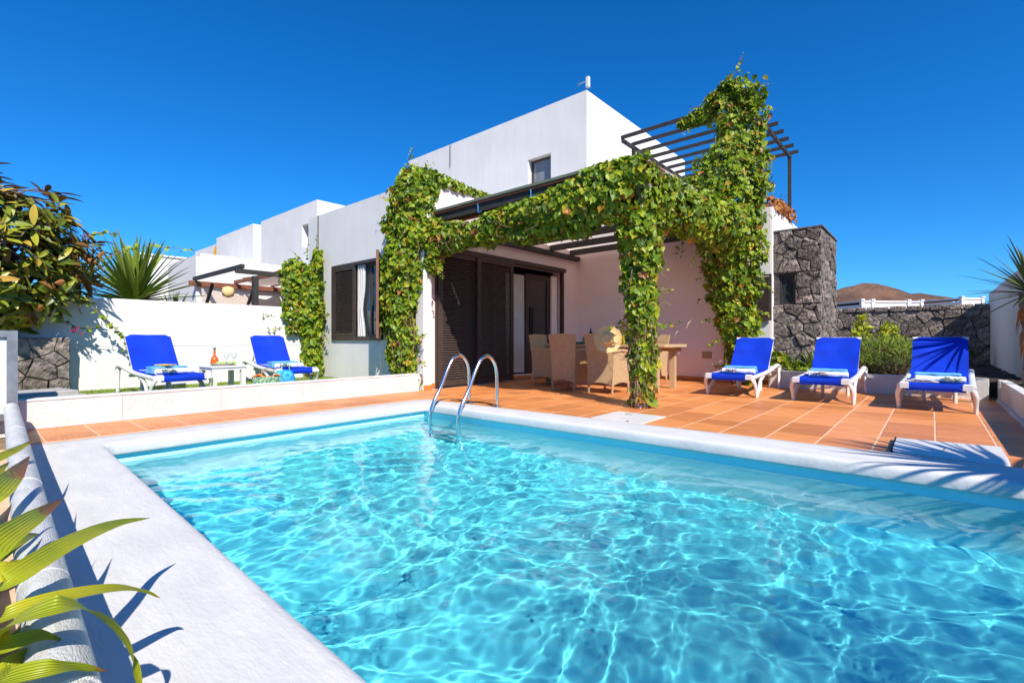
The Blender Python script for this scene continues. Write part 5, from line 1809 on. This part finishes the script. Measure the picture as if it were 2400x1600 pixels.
# rubber tree in the stone planter
FT = thing('rubber_tree', 'large broad-leaved rubber tree rising from the stone planter at the left', 'tree', (-10.3, 0.0, .87))
tk = MB()
tops = []
rf = random.Random(8)
for k in range(9):
    a = rf.uniform(0, 2 * PI)
    r = rf.uniform(.3, 1.05)
    top = Vector((-10.2 + r * math.cos(a) * .8 + .25, -.05 + r * math.sin(a) + .05, rf.uniform(1.7, 2.9)))
    base_ = Vector((-10.3 + rf.gauss(0, .08), 0.0 + rf.gauss(0, .12), .86))
    pts = smooth_path([base_, base_.lerp(top, .4) + Vector((rf.gauss(0, .1), rf.gauss(0, .1), .1)), top], 14)
    tk.tube(pts, [.055 - .042 * i / 14 for i in range(15)], 7)
    tops.append(pts)
tk.build('trunk', M['bark'], FT, smooth=True)
ev, ef = ell_leaf(w=.15, droop=.12)
tv, tf, tmi = two_sided(ev, ef)
fr_ = []
whorls = []
for k in range(420):
    # whorls sit near the surface of an uneven crown
    while True:
        d = Vector((rf.gauss(0, 1), rf.gauss(0, 1), rf.gauss(0, 1))).normalized()
        c = Vector((-9.95, .10, 2.05)) + Vector((d.x * .95, d.y * 1.32, d.z * 1.22)) * (rf.uniform(.45, 1.0) ** .6) * (1 + .22 * mnoise.noise(d * 2.5))
        if c.z > .95:
            break
    ax = (d + Vector((0, 0, .5)) + Vector((rf.gauss(0, .3), rf.gauss(0, .3), rf.gauss(0, .2)))).normalized()
    whorls.append((c, ax))
for c, ax in whorls:
    n = rf.randint(6, 9)
    for q in range(n):
        a = 2.4 * q + rf.random()
        e1 = ax.orthogonal().normalized()
        e2 = ax.cross(e1)
        out = e1 * math.cos(a) + e2 * math.sin(a)
        tip = out + ax * rf.uniform(.0, 1.5) + Vector((0, 0, rf.uniform(-.3, .25)))
        nrm = ax * 1.0 - out * .35 + Vector((rf.gauss(0, .2), rf.gauss(0, .2), rf.gauss(.2, .2)))
        fr_.append(leaf_frame(c - ax * .02 * q, nrm, tip, rf.uniform(.18, .30)))
scatter(FT, fr_, tv, tf, ['ficus_top', 'ficus_under'], keep=300, tm=tmi)
tw_ = MB()
for c, ax in whorls:
    b_ = min((p for q in tops for p in q[4:]), key=lambda p: (p - c).length)
    wander(rf, b_, c, 3, .04, .014, .007, tw_)
tw_.build('twig', M['bark'], FT)

# bougainvillea sprays beside it
BV = thing('bougainvillea', 'thin bougainvillea sprays with magenta bracts arching over the left wall', 'plant', (-10.0, .9, 1.2))
st_ = MB()
fr_ = []
fm_ = []
for pts, n in (([(-10.0, .9, 1.7), (-10.0, 1.5, 2.15), (-10.0, 2.0, 2.42), (-10.0, 2.75, 2.44)], 46), ([(-10.0, .8, 2.0), (-10.0, 1.3, 2.48), (-9.9, 1.65, 2.58)], 30), ([(-9.9, .9, 1.55), (-9.75, 1.2, 1.45), (-9.7, 1.45, 1.15), (-9.7, 1.66, .92), (-9.7, 1.72, .66)], 40), ([(-9.9, .95, 1.15), (-9.8, 1.2, 1.02), (-9.7, 1.45, 1.08)], 8), ([(-10.1, -.4, 2.6), (-10.0, -.05, 3.0), (-10.0, .3, 2.75)], 18)):
    q = smooth_path(pts, 30)
    MB().tube(q, [.008 - .005 * i / 30 for i in range(31)], 5).build('stem', M['stem'], BV)
    for k in range(n):
        p = q[min(30, int((k + rf.random()) / n * 30))]
        fr_.append(leaf_frame(p + Vector((rf.gauss(0, .025),) * 1 + (rf.gauss(0, .025), rf.gauss(0, .02))), (rf.gauss(.5, .5), rf.gauss(-.2, .5), rf.gauss(.6, .5)), (rf.gauss(0, 1), rf.gauss(0, 1), rf.gauss(-.3, .6)), rf.uniform(.05, .085)))
for c in ((-10.0, 1.22, 2.44), (-9.72, 1.10, .98)):
    for k in range(14):
        fm_.append(leaf_frame(Vector(c) + Vector((rf.gauss(0, .03), rf.gauss(0, .04), rf.gauss(0, .03))), (rf.gauss(0, 1), rf.gauss(0, 1), rf.gauss(0, 1)), (rf.gauss(0, 1), rf.gauss(0, 1), rf.gauss(0, 1)), .05))
scatter(BV, fr_, VINE_V, VINE_F, 'shrub', keep=140)
scatter(BV, fm_, SMALL_V, SMALL_F, 'magenta', name='bract', keep=28)

# yucca behind the garden wall, palms on the right
def blade(n=7, w=.035, droop=.12, fold=.35):
    v, f = [], []
    for k in range(n + 1):
        t = k / n
        ww = w * (1 - t) ** .6 * (.7 + .6 * min(1, t * 4)) if k < n else .0008
        z = -droop * t * t
        v += [(-ww, t, z + ww * fold), (0, t, z), (ww, t, z + ww * fold)]
    for k in range(n):
        a = k * 3
        f += [(a, a + 1, a + 4, a + 3), (a + 1, a + 2, a + 5, a + 4)]
    return v, f
def rosette(parent, c, n, L, rr, tmpl, mat, emin=-.3, emax=1.5, name='leaf', keep=300, ax=None):
    fr = []
    for k in range(n):
        a = k * 2.39996 + rr.gauss(0, .15)
        e = emin + (emax - emin) * (k / n) ** .85 + rr.gauss(0, .08)
        d = Vector((math.cos(a) * math.cos(e), math.sin(a) * math.cos(e), math.sin(e)))
        up = Vector((-math.cos(a) * math.sin(e), -math.sin(a) * math.sin(e), math.cos(e)))
        fr.append(leaf_frame(Vector(c) + d * .03, up, d, L * rr.uniform(.8, 1.1)))
    scatter(parent, fr, *tmpl, mat, name=name, keep=keep)
ry = random.Random(14)
YU = thing('yucca_plant', 'spiky green yucca rosette rising behind the white garden wall', 'plant', (-11.4, 2.15, 0))
MB().tube(smooth_path([(-11.4, 2.15, 0), (-11.43, 2.15, .8), (-11.4, 2.15, 1.55)], 10), .07, 9).build('trunk', M['bark'], YU, smooth=True)
rosette(YU, (-11.4, 2.15, 1.55), 130, 1.25, ry, blade(w=.038, droop=.06), 'yucca', -.4, 1.45)
YU2 = thing('yucca_plant', 'smaller yellow-green yucca low behind the garden wall, right of the big one', 'plant', (-11.3, 2.75, 0))
MB().tube([(-11.3, 2.75, 0), (-11.3, 2.75, 1.2)], .06, 8).build('trunk', M['bark'], YU2, smooth=True)
rosette(YU2, (-11.3, 2.75, 1.2), 60, .62, ry, blade(w=.03, droop=.06), 'yucca', -.2, 1.5)
YU3 = thing('yucca_plant', 'dark yucca rosette half hidden between the rubber tree and the big yucca', 'plant', (-11.4, 1.3, 0))
MB().tube([(-11.4, 1.3, 0), (-11.4, 1.3, 1.75)], .06, 8).build('trunk', M['bark'], YU3, smooth=True)
rosette(YU3, (-11.4, 1.3, 1.75), 60, .85, ry, blade(w=.032, droop=.08), 'yucca', -.3, 1.4)

PA = thing('palm_plant', 'spiky dark palm leaning in from the right picture edge', 'plant', (.90, 8.75, .27))
MB().tube(smooth_path([(.90, 8.75, .25), (.92, 8.75, .8), (.89, 8.75, 1.42)], 10), [.05, .06, .06, .06, .06, .06, .06, .07, .075, .08, .07], 9).build('trunk', M['bark'], PA, smooth=True)
rosette(PA, (.93, 8.75, 1.42), 80, .70, ry, blade(w=.024, droop=.10), 'palm', -.45, 1.45)
fr_ = []
for k in range(26):
    a = rv.uniform(0, 2 * PI)
    fr_.append(leaf_frame((.90 + .06 * math.cos(a), 8.75 + .06 * math.sin(a), rv.uniform(.75, 1.3)), (math.cos(a), math.sin(a), .3), (math.cos(a) * .4, math.sin(a) * .4, -1), rv.uniform(.14, .26)))
scatter(PA, fr_, *blade(w=.10, droop=.1), 'dry', name='dead_leaf', keep=26)
PB = thing('palm_plant', 'palm beyond the right end of the pool, casting leaf shadows on the coping', 'plant', (1.95, 3.60, .27))
MB().tube([(1.95, 3.60, .0), (1.95, 3.60, 1.55)], .08, 9).build('trunk', M['bark'], PB, smooth=True)
rosette(PB, (1.95, 3.60, 1.55), 80, .80, ry, blade(w=.034, droop=.12), 'palm', -.5, 1.4)

TT = thing('added_shade_tree', 'unseen fine-leaved tree added to shade the pool water softly', 'tree', (6.55, -.95, 0))  # tree out of view, added to break up the sun on the water
MB().tube(smooth_path([(6.55, -.95, 0), (6.63, -1.0, 2.0), (6.5, -.9, 4.2), (6.55, -.95, 5.8)], 14), [.14 - .008 * i for i in range(15)], 9).build('trunk', M['bark'], TT, smooth=True)
rt_ = random.Random(40)
fr_ = []
tw_ = MB()
for k in range(8000):
    d = Vector((rt_.gauss(0, 1), rt_.gauss(0, 1), rt_.gauss(0, 1))).normalized()
    p = Vector((6.55, -.95, 6.0)) + Vector((d.x * 1.9, d.y * 1.8, d.z * 1.2)) * rt_.random() ** .45
    fr_.append(leaf_frame(p, (rt_.gauss(0, 1), rt_.gauss(0, 1), rt_.gauss(0, 1)), (d.x * .5 + rt_.gauss(0, .4), d.y * .5 + rt_.gauss(0, .4), -.6), rt_.uniform(.12, .20)))
    if k % 220 == 0:
        wander(rt_, (6.53, -.93, rt_.uniform(4.4, 5.8)), p, 4, .06, .016, .004, tw_)
tw_.build('branch', M['bark'], TT)['kind'] = 'stuff'
scatter(TT, fr_, [(-.025, 0, 0), (.025, 0, 0), (.02, .6, .01), (0, 1, 0), (-.02, .6, .01)], [(0, 1, 2, 3, 4)], 'shrub', keep=0)

# broad-strap lily leaves in the near planter, left foreground
def px(u, v, d):
    """a point at depth d in front of the viewer's standing place"""
    r = (u - 1200) / 1125 * d
    p = FW * d + RT * r
    return Vector((p.x, p.y, CAMH - (v - 795) / 1125 * d))
LI = thing('lily_clump', 'strap-leaved yellow-green lily clump in the near left planter', 'plant', (-1.5, -.15, .16))
def strap(pts, w, twist=0.0, burnt=0.0, mid=.4, name='leaf'):
    q = smooth_path(pts, 54)
    v, f, mi = [], [], []
    n = len(q)
    for k, p in enumerate(q):
        t = k / (n - 1)
        d = (q[min(k + 1, n - 1)] - q[max(k - 1, 0)]).normalized()
        sd = d.cross(Vector((0, 0, 1))).normalized()
        sd = Matrix.Rotation(twist * (0.4 + t), 3, d) @ sd
        up = sd.cross(d)
        ww = w * .84 * (.62 + .38 * math.sin(PI * min(1, t * 1.1 + .1))) * (1 - max(0, (t - .72) / .28) ** 1.7 * .97)
        for s_, h in ((-1, .30), (-.5, .10), (0, 0), (.5, .10), (1, .30)):
            v.append(p + sd * (s_ * ww) + up * (h * ww * .8))
    for k in range(n - 1):
        for j in range(4):
            a = k * 5 + j
            f.append((a, a + 1, a + 6, a + 5))
            mi.append(0)
    b = MB()
    b.v = [tuple(p) for p in v]
    b.f = f
    b.m = mi
    o = b.build(name, M['lily'], LI, smooth=True)
    at = o.data.attributes.new('tip', 'FLOAT', 'POINT')
    at.data.foreach_set('value', [(k // 5) / (n - 1) - (1 - burnt if burnt else .985) for k in range(n * 5)])
    ac = o.data.attributes.new('cross', 'FLOAT', 'POINT')
    ac.data.foreach_set('value', [(k % 5) / 4.0 for k in range(n * 5)])
    return o
def pz(u, v, z):
    """the point of height z seen along that line"""
    return px(u, v, (CAMH - z) * 1125 / (v - 795))
strap([(-1.28, -.16, .16), pz(-60, 1430, .30), pz(20, 1362, .37), pz(160, 1275, .37), pz(270, 1228, .33), pz(352, 1213, .29)], .030, .5)
strap([(-1.30, -.18, .16), pz(-60, 1390, .36), pz(30, 1335, .38), pz(102, 1316, .36)], .026, .9)
strap([(-1.62, -.16, .16), pz(-60, 1335, .34), pz(0, 1268, .38), pz(80, 1212, .38), pz(148, 1168, .36)], .036, .75, burnt=.20)
strap([(-1.60, -.14, .16), pz(-40, 1290, .32), pz(40, 1240, .34), pz(118, 1182, .33)], .024, 1.0, burnt=.3)
strap([(-2.10, -.12, .16), pz(-50, 1190, .34), pz(0, 1145, .37), pz(40, 1105, .38), pz(70, 1068, .38)], .042, .8, burnt=.32)
strap([(-2.50, -.10, .16), pz(-60, 1110, .34), pz(0, 1072, .36), pz(45, 1050, .36), pz(84, 1028, .34)], .024, .6, burnt=.12)
strap([(-1.10, -.18, .16), pz(-60, 1510, .28), pz(0, 1450, .34), pz(140, 1402, .34), pz(270, 1380, .30), pz(340, 1388, .25), pz(376, 1401, .22)], .026, .35)
strap([(-1.05, -.20, .16), pz(-70, 1560, .26), pz(0, 1478, .36), pz(110, 1428, .40), pz(190, 1425, .38), pz(265, 1475, .30), pz(308, 1540, .22), pz(335, 1630, .14)], .032, .3)
strap([(-.85, -.22, .14), pz(-60, 1640, .26), pz(0, 1596, .32), pz(110, 1568, .33), pz(190, 1565, .30), pz(252, 1572, .27)], .022, .4, burnt=.1)
strap([(-1.2, -.10, .16), pz(-20, 1600, .22), pz(20, 1560, .26), pz(75, 1515, .26)], .026, .9)
strap([(-1.35, -.08, .16), pz(-10, 1520, .24), pz(30, 1500, .26), pz(55, 1440, .28)], .024, 1.3)
strap([(-1.95, -.10, .16), pz(-40, 1270, .32), pz(0, 1225, .33), pz(28, 1180, .33)], .026, 1.1, burnt=.35)
strap([(-1.5, -.16, .16), pz(-50, 1345, .30), pz(-5, 1300, .33), pz(52, 1262, .33), pz(92, 1250, .30)], .024, .8)
strap([(-1.15, -.2, .16), pz(-60, 1530, .27), pz(10, 1515, .31), pz(90, 1490, .31), pz(150, 1500, .28)], .022, .5)
strap([(-2.2, -.12, .16), pz(-50, 1150, .33), pz(-10, 1110, .36), pz(22, 1082, .37)], .026, .9)
rl = random.Random(6)
for k in range(7):
    x = -1.3 - k * .11
    y = rl.uniform(-.45, -.12)
    a = rl.uniform(.6, 2.4)
    e = rl.uniform(.1, .28)
    p0_ = Vector((x, y, .16))
    strap([p0_, p0_ + Vector((.12 * math.cos(a), -.06 * math.sin(a), e * .55)), p0_ + Vector((.34 * math.cos(a), -.2 * math.sin(a), e * .6))], .03, .4)

# shrubs in the garden bed behind the right loungers
def bush(name, label, c, rad, n, size, mat, tmpl, twmat='shrub_dry', sq=.8, keep=160, seed=1, up=.6, cat='shrub'):
    rr_ = random.Random(seed)
    T = thing(name, label, cat, (c[0], c[1], .25))
    fr = []
    tw = MB()
    for k in range(n):
        d = Vector((rr_.gauss(0, 1), rr_.gauss(0, 1), abs(rr_.gauss(0, .9)))).normalized()
        lump = 1 + .3 * mnoise.noise(Vector((d.x * 2 + seed, d.y * 2, d.z * 2)))
        p = Vector(c) + Vector((d.x * rad[0], d.y * rad[1], d.z * rad[2])) * lump * rr_.uniform(.65, 1.02)
        fr.append(leaf_frame(p, d + Vector((rr_.gauss(0, .6), rr_.gauss(0, .6), rr_.gauss(0, .5))), d * .6 + Vector((rr_.gauss(0, .5), rr_.gauss(0, .5), up)), size * rr_.uniform(.6, 1.25)))
        if k % 9 == 0:
            wander(rr_, Vector((c[0] + rr_.gauss(0, .08), c[1] + rr_.gauss(0, .08), .22)), p, 3, .03, .006, .002, tw)
    tw.build('branch', M[twmat], T)
    scatter(T, fr, *tmpl, mat, keep=keep)
    return T
needle = ([(-.05, 0, 0), (.05, 0, 0), (.03, .6, .02), (0, 1, .0), (-.03, .6, .02)], [(0, 1, 2, 3, 4)])
small = (SMALL_V, SMALL_F)
bush('feathery_shrub', 'feathery green shrub with brown base between the middle and right loungers', (-.62, 10.35, .42), (.55, .5, .50), 3200, .10, 'shrub', needle, seed=2)
bush('feathery_shrub', 'dark twiggy shrub in front of the feathery shrub, behind the right lounger', (-.42, 9.95, .32), (.42, .3, .36), 1300, .07, 'palm', needle, seed=5, keep=80)
bush('broadleaf_sapling', 'bright lime-green leafy sapling against the stone wall', (-1.05, 11.6, .85), (.16, .16, .42), 130, .13, 'lime_leaf', small, seed=3, keep=130, cat='plant')
bush('broadleaf_sapling', 'second lime-green sapling, right of its twin by the stone wall', (-.62, 11.7, .80), (.16, .16, .36), 110, .13, 'lime_leaf', small, seed=4, keep=110, cat='plant')
bush('low_shrub', 'low dark green shrub in the shade under the far stone wall', (.15, 14.2, .45), (.6, .4, .38), 700, .09, 'palm', small, seed=9, keep=60)
bush('ground_ivy', 'leafy ground ivy at the foot of the tall vine beside the first lounger', (-2.15, 9.75, .35), (.24, .2, .25), 150, .10, 'vine', (VINE_V, VINE_F), seed=12, keep=150, cat='plant')
bush('ground_ivy', 'small leafy creeper over the planter edge by the stone tower', (-1.72, 9.62, .28), (.22, .12, .16), 120, .08, 'shrub', (VINE_V, VINE_F), seed=13, keep=120, cat='plant')
AL = thing('aloe_plant', 'pale green aloe with upright pointed leaves behind the middle lounger', 'plant', (-1.55, 9.85, .27))
rosette(AL, (-1.55, 9.85, .27), 26, .42, random.Random(3), blade(w=.07, droop=.05, fold=.6), 'aloe', .45, 1.45)
AL2 = thing('aloe_plant', 'small aloe close to the stone tower foot', 'plant', (-1.85, 9.8, .27))
rosette(AL2, (-1.85, 9.8, .27), 18, .26, random.Random(5), blade(w=.08, droop=.08, fold=.6), 'aloe', .3, 1.4)
